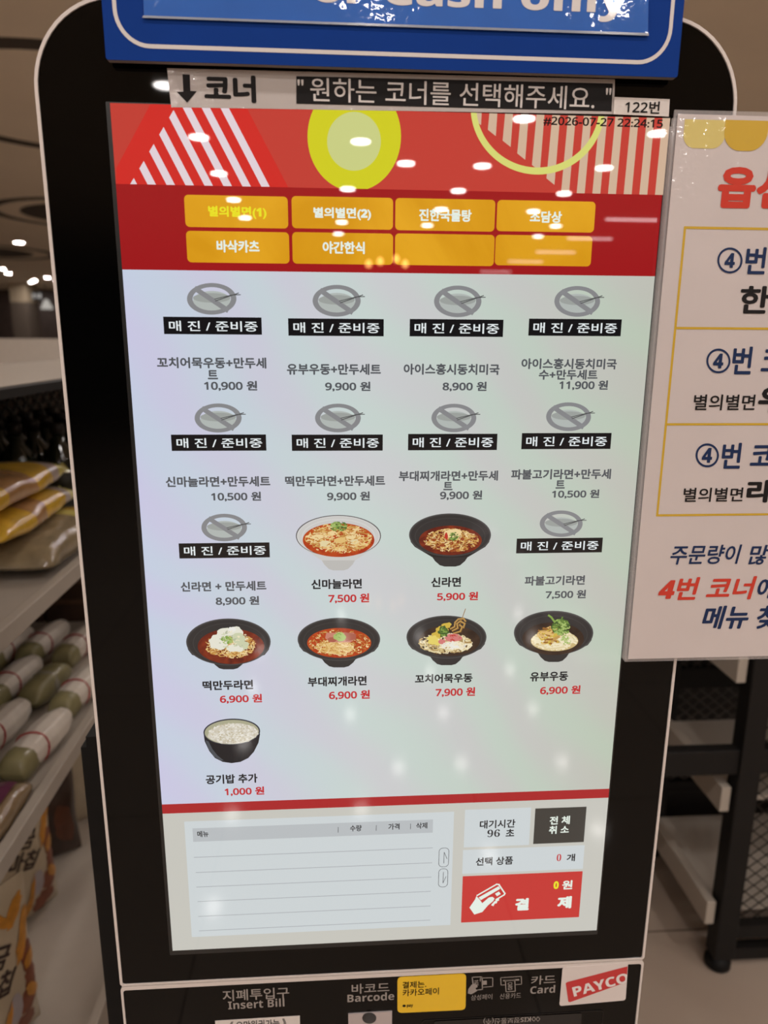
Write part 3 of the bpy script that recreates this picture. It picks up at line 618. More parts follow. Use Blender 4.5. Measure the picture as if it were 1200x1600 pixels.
text(mb, 'PAY', 744, 1536, 10, 6, leg_m, 1.4*S, rot=-82); mb.build('phone_pay_icon', low)
mb = MB(); mb.line(Zp([(534,80),(628,74),(629,110),(600,112)]), 0.0008, S, leg_m); mb.line(Zp([(534,80),(535,114),(552,113)]), 0.0008, S, leg_m); mb.line(Zp([(555,92),(598,90),(600,142),(558,145)]), 0.0009, S, leg_m, True); mb.flat(Zp([(545,90),(618,86),(618,93),(545,97)])[::-1], S, leg_m)
text(mb, 'CARD', 797, 1541, 14, 6, leg_m, 1.4*S, rot=-86); mb.build('card_icon', low)
q = [K(*p) for p in ((544,1583),(612.5,1579),(612,1640),(545,1640))]
sc_w = MB().prism([q[3], q[2], q[1], q[0]], 0.0, 0.0012, pbr('silver_scanner_plate', (196, 186, 186), 0.3, 0.4, var=0.03)).build('barcode_scanner', low)
MB().flat(ell(577, 1590.8, 11, 8.7, 32, 0.0014), 0.0014, pbr('scanner_lens', (30, 30, 32), 0.1, var=0.0)).build('barcode_lens', low)
a = boxuv(658, 1586, 937, 1700)
MB().rim(rrect(a[0]+0.0006,a[1],a[2]-0.0006,a[3]-0.0006,0.003,4), rrect(*a,0.0034,4), 0.0, 0.0005, dark_print).flat(rrect(a[0]+0.012, a[1], a[2]-0.022, a[3]-0.002, 0.002, 4), 0.0006, dark_print).build('card_reader', low)
rd = MB(); text(rd, 'KIS정보통신(주)', 792.5, 1594, 74, 10.5, leg_m, 0.0008, bold=0.008, rot=180)
for dx in (-3.2, 3.2): rd.line(px([(837+dx-3.2,1591.2),(837+dx,1587.6),(837+dx+3.2,1591.0),(837+dx,1594.6)]), 0.0007, 0.0008, leg_m, True)
rd.build('reader_maker_mark', low)

# ------------------------------------------------------------------ stickers and signs fixed to the kiosk
paper_m = pbr('white_sticker_paper', (218, 210, 204), 0.45, var=0.03, coat=0.5, bscale=90, coat_bump=0.25)
ink = pbr('black_ink', (24, 21, 21), 0.5, var=0.0, spec=0.15)
def plate(name, quad, w0, w1, m, label, cat, group=None, rnd=None):
    P = [K(x, y, w1) for x, y in quad]
    if rnd:
        out = []
        for i in range(4):
            p, a, b = Vector(P[i]), Vector(P[i-1]), Vector(P[(i+1) % 4])
            d0, d1 = (a-p).normalized()*rnd, (b-p).normalized()*rnd
            for k in range(6):
                t = k/5; out.append(tuple((p+d0)*(1-t)**2+p*2*t*(1-t)+(p+d1)*t*t))
        P = out
    return tag(MB().prism(P[::-1], w0, w1, m).build(name), label, cat, group)
st = plate('paper_strip', ((261,106.5),(961,124),(959,178.5),(267.5,167.5)), 0.0016, 0.0020, pbr('grey_white_strip_paper', (186, 178, 174), 0.45, var=0.03, coat=0.5, bscale=90, coat_bump=0.25), 'long white paper strip with black lettering box taped above the screen', 'sign')
MB().flat([K(x,y,0.0022) for x,y in ((463,119),(957.5,130.5),(955.5,174),(463,162))][::-1], 0.0022, ink).build('black_box', st)
mb = MB(); mb.flat([K(x,y,0.0022) for x,y in ((285,116),(296.5,116.5),(297.5,142),(307.5,142.5),(292.5,160.5),(276,143.5),(286.5,143))][::-1], 0.0022, ink); mb.build('down_arrow', st)
lettering('lettering', st, '코너', 359.5, 138.5, 81, 43, ink, 0.0022, bold=0.04)
paper_ink = pbr('white_lettering', (214, 208, 204), 0.5, var=0.0)
mb = MB(); text(mb, '원하는 코너를 선택해주세요.', 710, 147, 445, 37, paper_ink, 0.0024, bold=0.006, rot=-0.15); text(mb, '"', 469.5, 129, 9.5, 9.5, paper_ink, 0.0024, bold=0.01); text(mb, '"', 951, 143, 8.5, 10.5, paper_ink, 0.0024, bold=0.01); mb.build('lettering', st)
st = plate('number_sticker', ((960,151.5),(1046.5,155),(1045,182),(958.5,178.5)), 0.0026, 0.0030, paper_m, 'small white sticker numbered 122 at the upper right corner of the screen', 'sticker')
lettering('lettering', st, '122번', 1004, 167.5, 54, 19.5, ink, 0.0032, bold=0.02, mode='n')
yel_m = pbr('yellow_card_print', (236, 192, 24), 0.35, var=0.02, coat=0.6)
st = plate('payment_sticker', ((621,1527),(728.5,1521),(727.5,1578),(621,1583)), 0.0, 0.0005, yel_m, 'yellow rounded payment sticker under the screen beside the barcode legend', 'sticker', rnd=0.005)
mb = MB(); text(mb, '결제는.', 647.5, 1538.5, 37, 10.5, ink, 0.0007, bold=0.014); text(mb, '카카오페이', 657.5, 1550, 56.5, 11, ink, 0.0007, bold=0.014); text(mb, 'pay', 640.5, 1572, 9.5, 5, ink, 0.0007, bold=0.01)
mb.flat(ell(631.5, 1571.7, 2.6, 2.0, 16, 0.0007), 0.0007, ink); mb.build('lettering', st)
st = plate('logo_sticker', ((879,1512),(981.6,1504),(977.5,1563),(874,1572)), 0.0013, 0.0018, pbr('white_card_print', (222, 212, 208), 0.35, var=0.02, coat=0.6), 'white rounded sticker with a slanted red band at the right under the screen', 'sticker', rnd=0.003)
MB().flat([K(x,y,0.002) for x,y in ((884,1536.5),(886.5,1534.5),(980.6,1510),(979,1534.5),(890.5,1566),(888,1565))][::-1], 0.002, pbr('red_logo_band', (198, 36, 40), 0.35, var=0.0, coat=0.6)).build('red_band', st)
mb = MB(); text(mb, 'PAYCO', 938.5, 1538.5, 87, 15.5, pbr('white_logo_letters', (232, 224, 222), 0.35, var=0.0), 0.0022, bold=0.012, rot=14.8)
for p in mb.v: p.x = min(p.x, K(979.6, 1530, 0.0022)[0])
mb.build('lettering', st)
st = plate('bill_sticker', ((336,1595.5),(468.5,1587.5),(469,1625),(338,1633)), 0.0, 0.0005, paper_m, 'white paper label with a bracketed bill notice under the bill slot legend', 'sticker')
lettering('lettering', st, '《 오만원권가능 》', 403, 1600.5, 88, 13.5, ink, 0.0007, bold=0.012)

# blue board above the screen
bw = 0.0105
blue_m = pbr('blue_board_face', (14, 56, 136), 0.6, var=0.03, spec=0.08); edge_m = pbr('board_cut_edge', (128, 120, 112), 0.7)
u0, v0 = K(165.5, 92.5, bw)[0], (K(165, 92, bw)[1]+K(1058, 122, bw)[1])/2; u1 = K(1058.5, 122, bw)[0]; v1 = v0+0.24
sg = thing('blue_sign', W((u0+u1)/2, v0, 0.005), 'blue board sign with white rounded outline fixed above the kiosk screen', 'sign')
bb = rrect(u0, v0, u1, v1, 0.0015, 3)
MB().prism(bb, 0.0050, bw-0.0006, edge_m).build('board', sg); MB().prism(bb, bw-0.0006, bw, blue_m).build('printed_face', sg)
ia = K(177, 0, bw)[0]-0.0008; ib = K(400, 79.5, bw)[1]-0.0014
ib = (K(400, 83, bw)[1]+K(800, 92.5, bw)[1])/2; ic_ = u1-(ia-u0)
MB().ring(rrect(ia+0.0026, ib+0.0026, ic_-0.0026, v1-0.014-0.0026, 0.0204, 10), rrect(ia, ib, ic_, v1-0.014, 0.023, 10), bw+0.0002, pbr('white_outline', (214, 208, 204), 0.5, var=0.0)).build('outline', sg)
ins = MB().prism([K(x,y,bw+0.001) for x,y in ((225,25),(1012.5,53.5),(1015,-120),(218,-150))], bw+0.0004, bw+0.001, pbr('light_blue_insert', (38, 98, 186), 0.4, var=0.05, spec=0.2, coat=0.7, bscale=45, coat_bump=0.35)).build('insert_sheet', sg)
lettering('lettering', ins, 'or Cash only', 738.5, -5, 494, 64, pbr('white_sign_letters', (222, 216, 214), 0.4, var=0.0, coat=0.8), bw+0.0012, bold=0.012)
cl = MB(); rim_uv = [K(x,y,bw+0.0012) for x,y in ((222,28),(1013.5,56),(1013,52),(224,24.5))]; cl.prism(rim_uv[::1], bw+0.001, bw+0.0016, pbr('clear_sleeve_edge', (150, 160, 176), 0.12, spec=0.8, var=0.1, coat=1.0)); cl.build('sleeve_edge', sg)

# laminated notice hung at the right
pw = 0.0085
lam = pbr('laminated_paper', (208, 198, 196), 0.5, var=0.015, coat=1.0, bscale=50, coat_bump=0.55)
film = pbr('lamination_film', (230, 224, 224), 0.08, spec=0.6, var=0.0, coat=1.0, alpha=0.22)
pul, put = (K(1066, 178, pw)[0]+K(976, 1030, pw)[0])/2, K(1066, 178, pw)[1]; pub = K(976, 1030, pw)[1]; pur = pul+0.297
nt = thing('laminated_notice', W(pul+0.15, pub, pw), 'large laminated white paper notice overlapping the right edge of the kiosk', 'notice')
for i in range(3): MB().prism([(pul-0.0022-0.0006*i, pub-0.003+0.0008*i), (pur+0.004, pub-0.004), (pur+0.004, put+0.004), (pul-0.0022-0.0005*i, put+0.003-0.005*i)], 0.0024+0.0018*(2-i), 0.0038+0.0018*(2-i), film).build('lamination_film', nt)
sh = MB().prism([(pul, pub), (pur, pub), (pur, put), (pul, put)], pw-0.0006, pw, lam).build('paper_sheet', nt)
pl_ = pw+0.0002
gold = pbr('gold_print', (206, 168, 40), 0.5, var=0.0, coat=1.0, bscale=50, coat_bump=0.55); navy = pbr('navy_print', (30, 48, 86), 0.5, var=0.0, spec=0.2); redp = pbr('red_print', (206, 62, 46), 0.5, var=0.0, spec=0.2, coat=0.5, bscale=50, coat_bump=0.55); blackp = pbr('black_print', (30, 27, 28), 0.5, var=0.02, spec=0.2)
mb = MB(); a = boxuv(1068,187,1133,232,pl_); mb.flat(rrect(*a,0.0005,8,0.009), pl_, pbr('pale_yellow_print', (216, 198, 116), 0.5, var=0.0, coat=1.0, bscale=50, coat_bump=0.55)); a = boxuv(1131,188,1199,236,pl_); mb.flat(rrect(*a,0.0005,8,0.013), pl_+0.0001, gold); mb.build('rounded_tabs', sh)
mb = MB(); ua = (K(1070,355,pl_)[0]+K(1024,805,pl_)[0])/2
v_t, v_1, v_2, v_b = K(1070,353.5,pl_)[1], K(1055,512.5,pl_)[1], K(1038,663,pl_)[1], K(1022.5,807,pl_)[1]; ue = pur-0.022; th = 0.0018
mb.rim(rrect(ua+th, v_b+th, ue-th, v_t-th, 0.0003, 1), rrect(ua, v_b, ue, v_t, 0.0003, 1), pl_-0.0001, pl_, gold)
for v in (v_1, v_2): mb.flat([(ua+th,v-th/2),(ue-th,v-th/2),(ue-th,v+th/2),(ua+th,v+th/2)], pl_, gold)
mb.build('table_lines', sh)
PLT = pl_+0.0001
def nl(s, x0, x1, y0, y1, m, b=0.02, sh_=0.0, mode='b'): text(notice_mb, s, (x0+x1)/2, (y0+y1)/2, x1-x0, y1-y0, m, PLT, bold=b, shear=sh_, plane=pl_, mode=mode)
notice_mb = MB()
nl('옵션', 1122, 1238, 261, 326, redp, 0.045)
for cx, cy, rr, x0, x1, y0, y1 in ((1140.5,407,19.7,1165,1283,387,430),(1122.5,564,18.8,1144.5,1258,542,586),(1105,711.5,18.2,1128,1240,692,733)):
    notice_mb.ring(ell(cx, cy, rr-3, rr-2.8, 36, pl_), ell(cx, cy, rr, rr+0.6, 36, pl_), PLT, navy)
    nl('4', cx-8, cx+8, cy-11.5, cy+11.5, navy, 0.02); nl('번 코너', x0, x1, y0, y1, navy, 0.022)
nl('한', 1156, 1203, 447, 490, blackp, 0.028)
nl('별의별면', 1084, 1180, 616.5, 641, blackp, 0.014); nl('우동', 1185, 1270, 605, 645, blackp, 0.04)
nl('별의별면', 1068, 1161, 762, 784, blackp, 0.014); nl('라면', 1167, 1246, 750, 785, blackp, 0.04)
nl('주문량이', 1048, 1158, 851.5, 881.5, navy, 0.016, 0.16); nl('많아', 1171, 1232, 851.5, 882, navy, 0.016, 0.16)
nl('4번 코너', 1029.5, 1181, 901.5, 937.5, redp, 0.026, 0.16); nl('에서', 1184, 1250, 902, 936, navy, 0.02, 0.16)
nl('메뉴', 1098, 1170, 946.5, 982.5, navy, 0.026, 0.16); nl('찾기', 1183, 1256, 946, 982, navy, 0.026, 0.16)
notice_mb.build('lettering', sh)

# ------------------------------------------------------------------ display racks beside the kiosk
rack_black = pbr('rack_black_steel', (22, 20, 19), 0.55, var=0.12, spec=0.3)
tray_white = pbr('tray_white_lacquer', (180, 170, 158), 0.5, var=0.02)
wire_m = pbr('dark_wire_mesh', (30, 26, 23), 0.55, var=0.1, spec=0.3)
def mesh_panel(mb, o, e1, e2, L1, L2, p1, p2, th, m):
    """expanded-metal diamonds of pitch p1 x p2 filling a rectangle from o along unit vectors e1, e2"""
    o, e1, e2 = Vector(o), Vector(e1), Vector(e2); nrm = e1.cross(e2)
    dirs = ((p1, p2), (p1, -p2))
    for dx, dy in dirs:
        l = math.hypot(dx, dy); sl = dy/dx
        c = -L1*abs(sl) if sl > 0 else 0.0
        c = math.floor(c/p2)*p2
        while c < L2+(L1*abs(sl) if sl < 0 else 0):
            ts = []                            # y = c + sl*x clipped to the rectangle
            xa, xb = 0.0, L1
            if sl > 0: xa, xb = max(xa, -c/sl), min(xb, (L2-c)/sl)
            else: xa, xb = max(xa, (L2-c)/sl), min(xb, -c/sl)
            if xb-xa > 0.004:
                a, b = o+e1*xa+e2*(c+sl*xa), o+e1*xb+e2*(c+sl*xb)
                d = (b-a).normalized(); q = d.cross(nrm).normalized()*th/2; t = nrm*th*0.35
                mb.add([a-q-t, b-q-t, b+q-t, a+q-t, a-q+t, b-q+t, b+q+t, a+q+t], [(0,3,2,1),(4,5,6,7),(0,1,5,4),(3,7,6,2)], m)
            c += p2
    return mb
# right-hand rack
YR, YF = 0.82, G(1080, 1266, 0.14).y
rk = thing('display_rack', (1.1, (YR+YF)/2, 0), 'black steel display rack with empty white trays standing right of the kiosk', 'rack')
for x in (0.30, 0.84, 1.50):
    for y in (YR-0.02, YF-0.02):
        mb = MB().box((x, y, 0.035), (x+0.05, y+0.045, 1.50), rack_black)
        p = mb.build('post', rk, bevel=0.003)
        MB().lathe([(0.024, 0.0), (0.03, 0.006), (0.03, 0.02), (0.02, 0.036)], (x+0.022, y+0.022, 0), 16, matt_black).build('foot', p, smooth=True)
for z0, z1 in ((0.527, 0.588), (1.44, 1.50)):
    for y in (YR-0.012, YF): MB().box((0.35, y, z0), (1.50, y+0.03, z1), rack_black).build('rail', rk, bevel=0.003)
for z0, z1 in ((0.02, 0.052), (0.082, 0.116)): MB().box((0.89, YR-0.006, z0), (1.50, YR+0.02, z1), rack_black).build('rail', rk)
MB().box((0.35, YF, 0.205), (1.50, YF+0.025, 0.235), rack_black).build('rail', rk); MB().box((0.35, YF, 0.02), (1.50, YF+0.025, 0.052), rack_black).build('rail', rk)
for z in (0.128, 0.431, 0.748, 1.06):
    t = MB().box((0.818, YR+0.030, z), (1.50, YF-0.025, z+0.012), tray_white).build('tray', rk)
    MB().box((0.812, YR-0.008, z), (0.834, YF-0.025, z+0.062), tray_white).build('tray_lip', t, bevel=0.002)
mesh_panel(MB(), (0.89, YR+0.008, 0.118), (1,0,0), (0,0,1), 0.61, 1.32, 0.040, 0.033, 0.0026, wire_m).build('mesh_panel', rk)
mesh_panel(MB(), (0.35, YF+0.012, 0.235), (1,0,0), (0,0,1), 1.15, 1.2, 0.040, 0.033, 0.0036, pbr('grey_wire_mesh', (78, 72, 68), 0.5, var=0.1)).build('mesh_panel', rk)
tag(MB().box((0.22, YF+0.12, 0.0), (1.48, YF+0.50, 1.30), pbr('dark_cabinet_panel', (34, 30, 28), 0.5, var=0.15)).build('storage_cabinet', bevel=0.004), 'dark low cabinet behind the black rack on the right', 'cabinet')
# left-hand rack
XF, XB, YN, YE = -0.515, -0.985, 0.0, 2.60
lk = thing('display_rack', ((XF+XB)/2, (YN+YE)/2, 0), 'black steel rack with white shelves of packaged food standing left of the kiosk', 'rack')
for x in (XF-0.045, XB):
    for y in (YN, YE): 
        p = MB().box((x, y, 0.03), (x+0.045, y+0.045, 1.38), rack_black).build('post', lk, bevel=0.003)
        MB().lathe([(0.024, 0.0), (0.03, 0.006), (0.03, 0.02), (0.02, 0.031)], (x+0.022, y+0.022, 0), 16, matt_black).build('foot', p, smooth=True)
MB().box((XF-0.025, YN, 1.379), (XF, YE+0.045, 1.3925), rack_black).build('rail', lk); MB().box((XB, YN, 1.36), (XB+0.025, YE+0.045, 1.3925), rack_black).build('rail', lk)
MB().box((XB+0.02, YN, 1.381), (XF-0.024, YE+0.045, 1.3935), tray_white).build('top_shelf', lk)
for z in (1.035, 0.727, 0.117):
    t = MB().box((XB+0.03, YN+0.045, z), (XF-0.006, YE, z+0.012), tray_white).build('shelf', lk)
    MB().box((XF-0.018, YN+0.045, z), (XF, YE, z+0.060 if z < 0.5 else z+0.030), tray_white).build('shelf_lip', t, bevel=0.002)
mesh_panel(MB(), (XB+0.012, YN+0.05, 1.06), (0,1,0), (0,0,1), YE-YN-0.1, 0.30, 0.070, 0.048, 0.007, wire_m).build('mesh_panel', lk)
wood_m = pbr('dark_wood_back', (64, 44, 32), 0.6, var=0.3, scale=14)
MB().box((XB+0.002, YN+0.05, 0.745), (XB+0.020, YE-0.02, 1.03), wood_m).build('back_board', lk)

MB().box((XB+0.000, YN+0.05, 1.06), (XB+0.006, YE-0.02, 1.36), pbr('added_backing_panel', (120, 108, 100), 0.7)).build('added_backing', lk)  # panel added to keep the gaps behind the mesh dark

# ------------------------------------------------------------------ goods on the left rack
def pillow(mb, L, Wd, T, mats, cuts, nl=28, na=24, seed=0, wob=0.05, flatb=0.55, crimp=0.35, bow=0.0):
    """soft packet lying along local Y on z=0; cuts = end of each material along -1..1"""
    rr = random.Random(seed); rows = []
    ph = [rr.uniform(0, 6.28) for _ in range(6)]
    for i in range(nl+1):
        s = -1+2*i/nl; e = max(0.0, 1-abs(s)**3.2); a = Wd/2*(crimp*0+0.80+0.20*e**0.5); b = T/2*(e**0.55)+0.0012
        row = []
        for j in range(na):
            t = 2*math.pi*j/na; c, q = math.cos(t), math.sin(t)
            x = a*math.copysign(abs(c)**0.62, c); z = b*math.copysign(abs(q)**0.75, q)*(flatb if q < 0 else 1.0)
            w = 1+wob*(math.sin(5*s+3*t+ph[0])+0.7*math.sin(9*s-2*t+ph[1])+0.6*math.sin(14*s+5*t+ph[2]))*0.5
            row.append(Vector((x*w, L/2*s, T*flatb/2+0.002+z*w+bow*s*s)))
        rows.append(row)
    vs = [p for r in rows for p in r]; k = len(mb.v); mb.v += vs
    for i in range(nl):
        sm = -1+2*(i+0.5)/nl; mi = 0
        for q, c in enumerate(cuts):
            if sm <= c: mi = q; break
        ix = mb.mat(mats[mi])
        for j in range(na): mb.f.append([k+i*na+j, k+i*na+(j+1)%na, k+(i+1)*na+(j+1)%na, k+(i+1)*na+j]); mb.mi.append(ix)
    ix = mb.mat(mats[0]); mb.f.append([k+j for j in range(na-1, -1, -1)]); mb.mi.append(ix); mb.f.append([k+nl*na+j for j in range(na)]); mb.mi.append(mb.mat(mats[-1]))
    return mb
def film(name, rgb, rough=0.22, bump=0.5, bs=70): return pbr(name, rgb, rough, spec=0.6, var=0.18, scale=25, bump=bump, bscale=bs, coat=0.5)
tanb = film('bread_crust_in_film', (176, 132, 86)); yelb = film('yellow_bag_print', (214, 170, 56)); lavb = film('lavender_bag_print', (176, 158, 150)); paleb = film('pale_yellow_bag', (206, 192, 104)); clrb = film('crinkled_clear_film', (150, 134, 106), 0.12, 0.9, 110)
def bread(label, loc, rz, mats, cuts, L=0.36, Wd=0.17, T=0.075, seed=1, extra=None):
    t = thing('bread_bag', loc, label, 'bread bag', 'bread bags on the upper left shelf', rz)
    local(pillow(MB(), L, Wd, T, mats, cuts, seed=seed).build('bag', t, smooth=True), t)
    mb = MB()                                  # crimped, twisted end of the bag
    n = 10; vs = []
    for j in range(n+1):
        x = -Wd*0.42+Wd*0.84*j/n; z = T*0.26+0.006*math.sin(j*2.1+seed)
        vs += [(x*0.92, L/2-0.004, z), (x, L/2+0.030+0.006*math.sin(j*1.7+seed), z+0.008*math.sin(j*2.9))]
    mb.add(vs+[Vector(p)+Vector((0, 0, 0.0012)) for p in vs], [q for j in range(n) for k in (0, 2*(n+1)) for q in ((k+2*j, k+2*j+2, k+2*j+3, k+2*j+1),)], mats[-1])
    local(mb.build('crimped_end', t, smooth=True), t)
    return t
ZS = 1.0505
bread('crinkled clear bread bag at the bottom of the front pile, upper left shelf', (-0.618, 0.86, ZS), 0.05, [clrb, clrb, paleb, yelb, clrb], (-0.55, 0.15, 0.35, 0.55, 1.0), 0.38, 0.145, 0.085, 3)
bread('yellow and tan bread bag in the middle of the front pile, upper left shelf', (-0.662, 0.80, ZS+0.071), 0.05, [yelb, tanb, yelb, lavb, paleb], (-0.35, 0.0, 0.52, 0.74, 1.0), 0.40, 0.15, 0.062, 5)
bread('yellow banded bread bag on top of the front pile, upper left shelf', (-0.680, 0.77, ZS+0.124), 0.02, [yelb, tanb, yelb, lavb, paleb], (-0.50, 0.08, 0.52, 0.74, 1.0), 0.42, 0.165, 0.066, 8)
bread('lower bread bag of the rear pile on the upper left shelf', (-0.845, 0.86, ZS), -0.04, [paleb, yelb, tanb, yelb, lavb, paleb], (-0.7, -0.3, 0.05, 0.4, 0.7, 1.0), 0.40, 0.16, 0.085, 11)
bread('upper bread bag of the rear pile on the upper left shelf', (-0.850, 0.84, ZS+0.073), 0.03, [paleb, yelb, tanb, yelb, lavb, paleb], (-0.7, -0.3, 0.05, 0.4, 0.7, 1.0), 0.40, 0.16, 0.085, 13)
# dark bottles behind the bread
bott_m = pbr('dark_green_glass', (18, 24, 14), 0.08, spec=0.6, var=0.1, coat=0.5); cap_m = pbr('dark_bottle_cap', (30, 22, 20), 0.4, 0.3)
b0 = thing('sauce_bottle', (-0.715, 1.22, ZS), 'dark glass bottle in the crowd at the back of the upper left shelf', 'bottle', 'dark bottles at the back of the upper left shelf'); b0.scale = (1.22, 1.22, 1.2)
local(MB().lathe([(0.029, 0.0), (0.031, 0.006), (0.031, 0.10), (0.028, 0.118), (0.013, 0.140), (0.012, 0.160)], (0,0,0), 20, bott_m).build('body', b0, smooth=True), b0)
local(MB().lathe([(0.0135, 0.158), (0.0140, 0.176), (0.011, 0.178)], (0,0,0), 16, cap_m).build('cap', b0, smooth=True), b0)
local(MB().lathe([(0.0314, 0.03), (0.0314, 0.09)], (0,0,0), 20, pbr('dark_bottle_label', (44, 40, 22), 0.5, var=0.5, scale=60)).build('paper_label', b0, smooth=True), b0)
for i in range(1, 18): dup(b0, (-0.72-0.088*(i % 3)+random.uniform(-0.005, 0.005), 1.22+0.088*(i//3)+random.uniform(-0.005, 0.005), ZS), random.uniform(0, 6), b0['label'])

# wrapped rice rolls with red ties
white_wrap = pbr('white_wrap_film', (222, 212, 200), 0.3, spec=0.5, var=0.05, bump=0.3, bscale=60, coat=0.4); olive = pbr('olive_roll', (138, 130, 92), 0.45, var=0.15, coat=0.3); tie_m = pbr('red_tie', (166, 34, 38), 0.5)
RG = 'white wrapped rolls on the middle left shelf'
def wrapped_roll():
    t = thing('wrapped_roll', (0, 0, 0), '', 'wrapped food', RG)
    sl = MB(); n = 10; vs = []; rows = []
    for i, (y, w, h) in enumerate(((-0.026,0.024,0.022),(-0.012,0.028,0.026),(0.042,0.0305,0.028),(0.086,0.028,0.026),(0.112,0.021,0.020),(0.126,0.012,0.010),(0.130,0.003,0.003))):
        for j in range(n):
            a = 2*math.pi*(j+0.5)/n; vs.append((w*math.copysign(abs(math.cos(a))**0.8, math.cos(a)), y, 0.031+h*math.copysign(abs(math.sin(a))**0.8, math.sin(a))*(1.05 if j % 3 else 0.93)))
    sl.add(vs, [(i*n+j, i*n+(j+1)%n, (i+1)*n+(j+1)%n, (i+1)*n+j) for i in range(6) for j in range(n)]+[tuple(range(n-1,-1,-1)), tuple(range(6*n, 7*n))], white_wrap)
    local(sl.build('wrapper', t, smooth=False, bevel=0.003), t)
    pb = MB(); pillow(pb, 0.060, 0.050, 0.054, [olive], (1.0,), 16, 16, 2, 0.03, 0.85)
    for v in pb.v: v.y -= 0.034
    local(pb.build('roll', t, smooth=True), t)
    ring = [(0.0296*math.cos(a), 0.008+0.004*math.sin(2*a), 0.0315+0.0290*math.sin(a)) for a in [2*math.pi*k/20 for k in range(21)]]
    local(MB().tube(ring, 0.0016, 6, tie_m).build('tie', t, smooth=True), t)
    return t
wr = wrapped_roll(); first = True
ZM = 0.740
for (x, y, lab) in ((-0.806,1.00,'white wrapped roll at the far left of the back row on the middle left shelf'),(-0.735,1.035,'white wrapped roll in the middle of the back row against the dark wood'),(-0.650,1.02,'white wrapped roll of the back row nearest the kiosk edge'),
        (-0.722,0.83,'white wrapped roll lying alone in the second row above the front rolls'),(-0.668,0.632,'white wrapped roll at the left frame edge in the front row'),(-0.572,0.79,'white wrapped roll with a red tie at the front right beside the kiosk edge'),(-0.576,0.590,'foremost white wrapped roll with a curved red tie at the shelf front')):
    loc = (x, y, ZM+0.001)
    if first: wr.location = loc; wr.rotation_euler = (0, 0, -0.12); wr['label'] = lab; first = False
    else: dup(wr, loc, -0.12, lab)
for i, (x, y, lab) in enumerate(((-0.648, 0.845, 'olive wrapped roll without white paper lying between the front and back rolls'), (-0.736, 0.655, 'olive wrapped roll at the left frame edge beside the front white roll'), (-0.795, 0.84, 'olive wrapped roll behind the lone roll of the second row'))):
    t = thing('olive_roll', (x, y, ZM+0.001), lab, 'wrapped food', 'olive rolls on the middle left shelf', -0.10)
    local(pillow(MB(), 0.155, 0.052, 0.056, [olive], (1.0,), 16, 16, 20+i, 0.04, 0.85).build('roll', t, smooth=True), t)
    local(pillow(MB(), 0.030, 0.053, 0.057, [pbr('clear_end_film', (150, 144, 128), 0.2, spec=0.6, bump=0.5, bscale=90)], (1.0,), 6, 16, 30+i, 0.03, 0.85).build('film_band', t, smooth=True), t)
cart_m = pbr('dark_brown_carton', (62, 42, 30), 0.55, var=0.35, scale=9); cart_b = pbr('carton_stripe', (92, 66, 48), 0.5, var=0.2)
for i, (x, lab) in enumerate(((-0.615, 'dark brown carton at the back of the middle left shelf nearest the kiosk'), (-0.745, 'dark brown carton in the middle behind the white rolls'), (-0.875, 'dark brown carton at the far left behind the white rolls'))):
    t = thing('carton', (x, 1.36, ZM+0.0), lab, 'carton', 'dark cartons behind the white rolls')
    local(MB().box((-0.061, -0.10, 0.0), (0.061, 0.10, 0.215), cart_m).build('box', t, bevel=0.003), t)
    d = MB()
    for z in (0.05, 0.105, 0.16): d.box((-0.058, -0.1012, z), (0.058, -0.0998, z+0.012), cart_b)
    local(d.build('printed_stripes', t), t)

# slim purple-labelled snack packets
snack = film('snack_in_clear_film', (142, 120, 92), 0.15, 0.8, 120); purple = film('purple_snack_label', (98, 42, 72), 0.35, 0.1); yc = film('yellow_snack_dot', (206, 176, 84), 0.35, 0.1)
def snack_packet(loc, rz, lab, seed):
    t = thing('snack_packet', loc, lab, 'snack packet', 'purple labelled packets on the middle left shelf', rz)
    local(pillow(MB(), 0.21, 0.058, 0.045, [snack], (1.0,), 20, 18, seed, 0.06).build('packet', t, smooth=True), t)
    lb = MB(); vs = []
    for j in range(7):
        for i in range(5): vs.append((-0.014+0.007*i, 0.015+0.060*j/6, 0.0455-0.000*(i-2)**2+0.001-abs(i-2)*0.0012-0.0012*(j > 4)*(j-4)*2))
    lb.add(vs, [(j*5+i, j*5+i+1, (j+1)*5+i+1, (j+1)*5+i) for j in range(6) for i in range(4)], purple); local(lb.build('label_strip', t), t)
    local(MB().add([(0.012*math.cos(k*math.pi/9), 0.002+0.013*math.sin(k*math.pi/9), 0.0475) for k in range(18)], [tuple(range(18))], yc).build('round_sticker', t), t)
snack_packet((-0.638, 0.44, ZM+0.001), -0.06, 'purple labelled snack packet at the left frame edge below the white rolls', 1)
snack_packet((-0.566, 0.408, ZM+0.001), 0.0, 'purple labelled snack packet at the very front of the middle left shelf', 4)
snack_packet((-0.712, 0.445, ZM+0.001), -0.12, 'snack packet cut by the left frame edge in front of the rolls', 6)
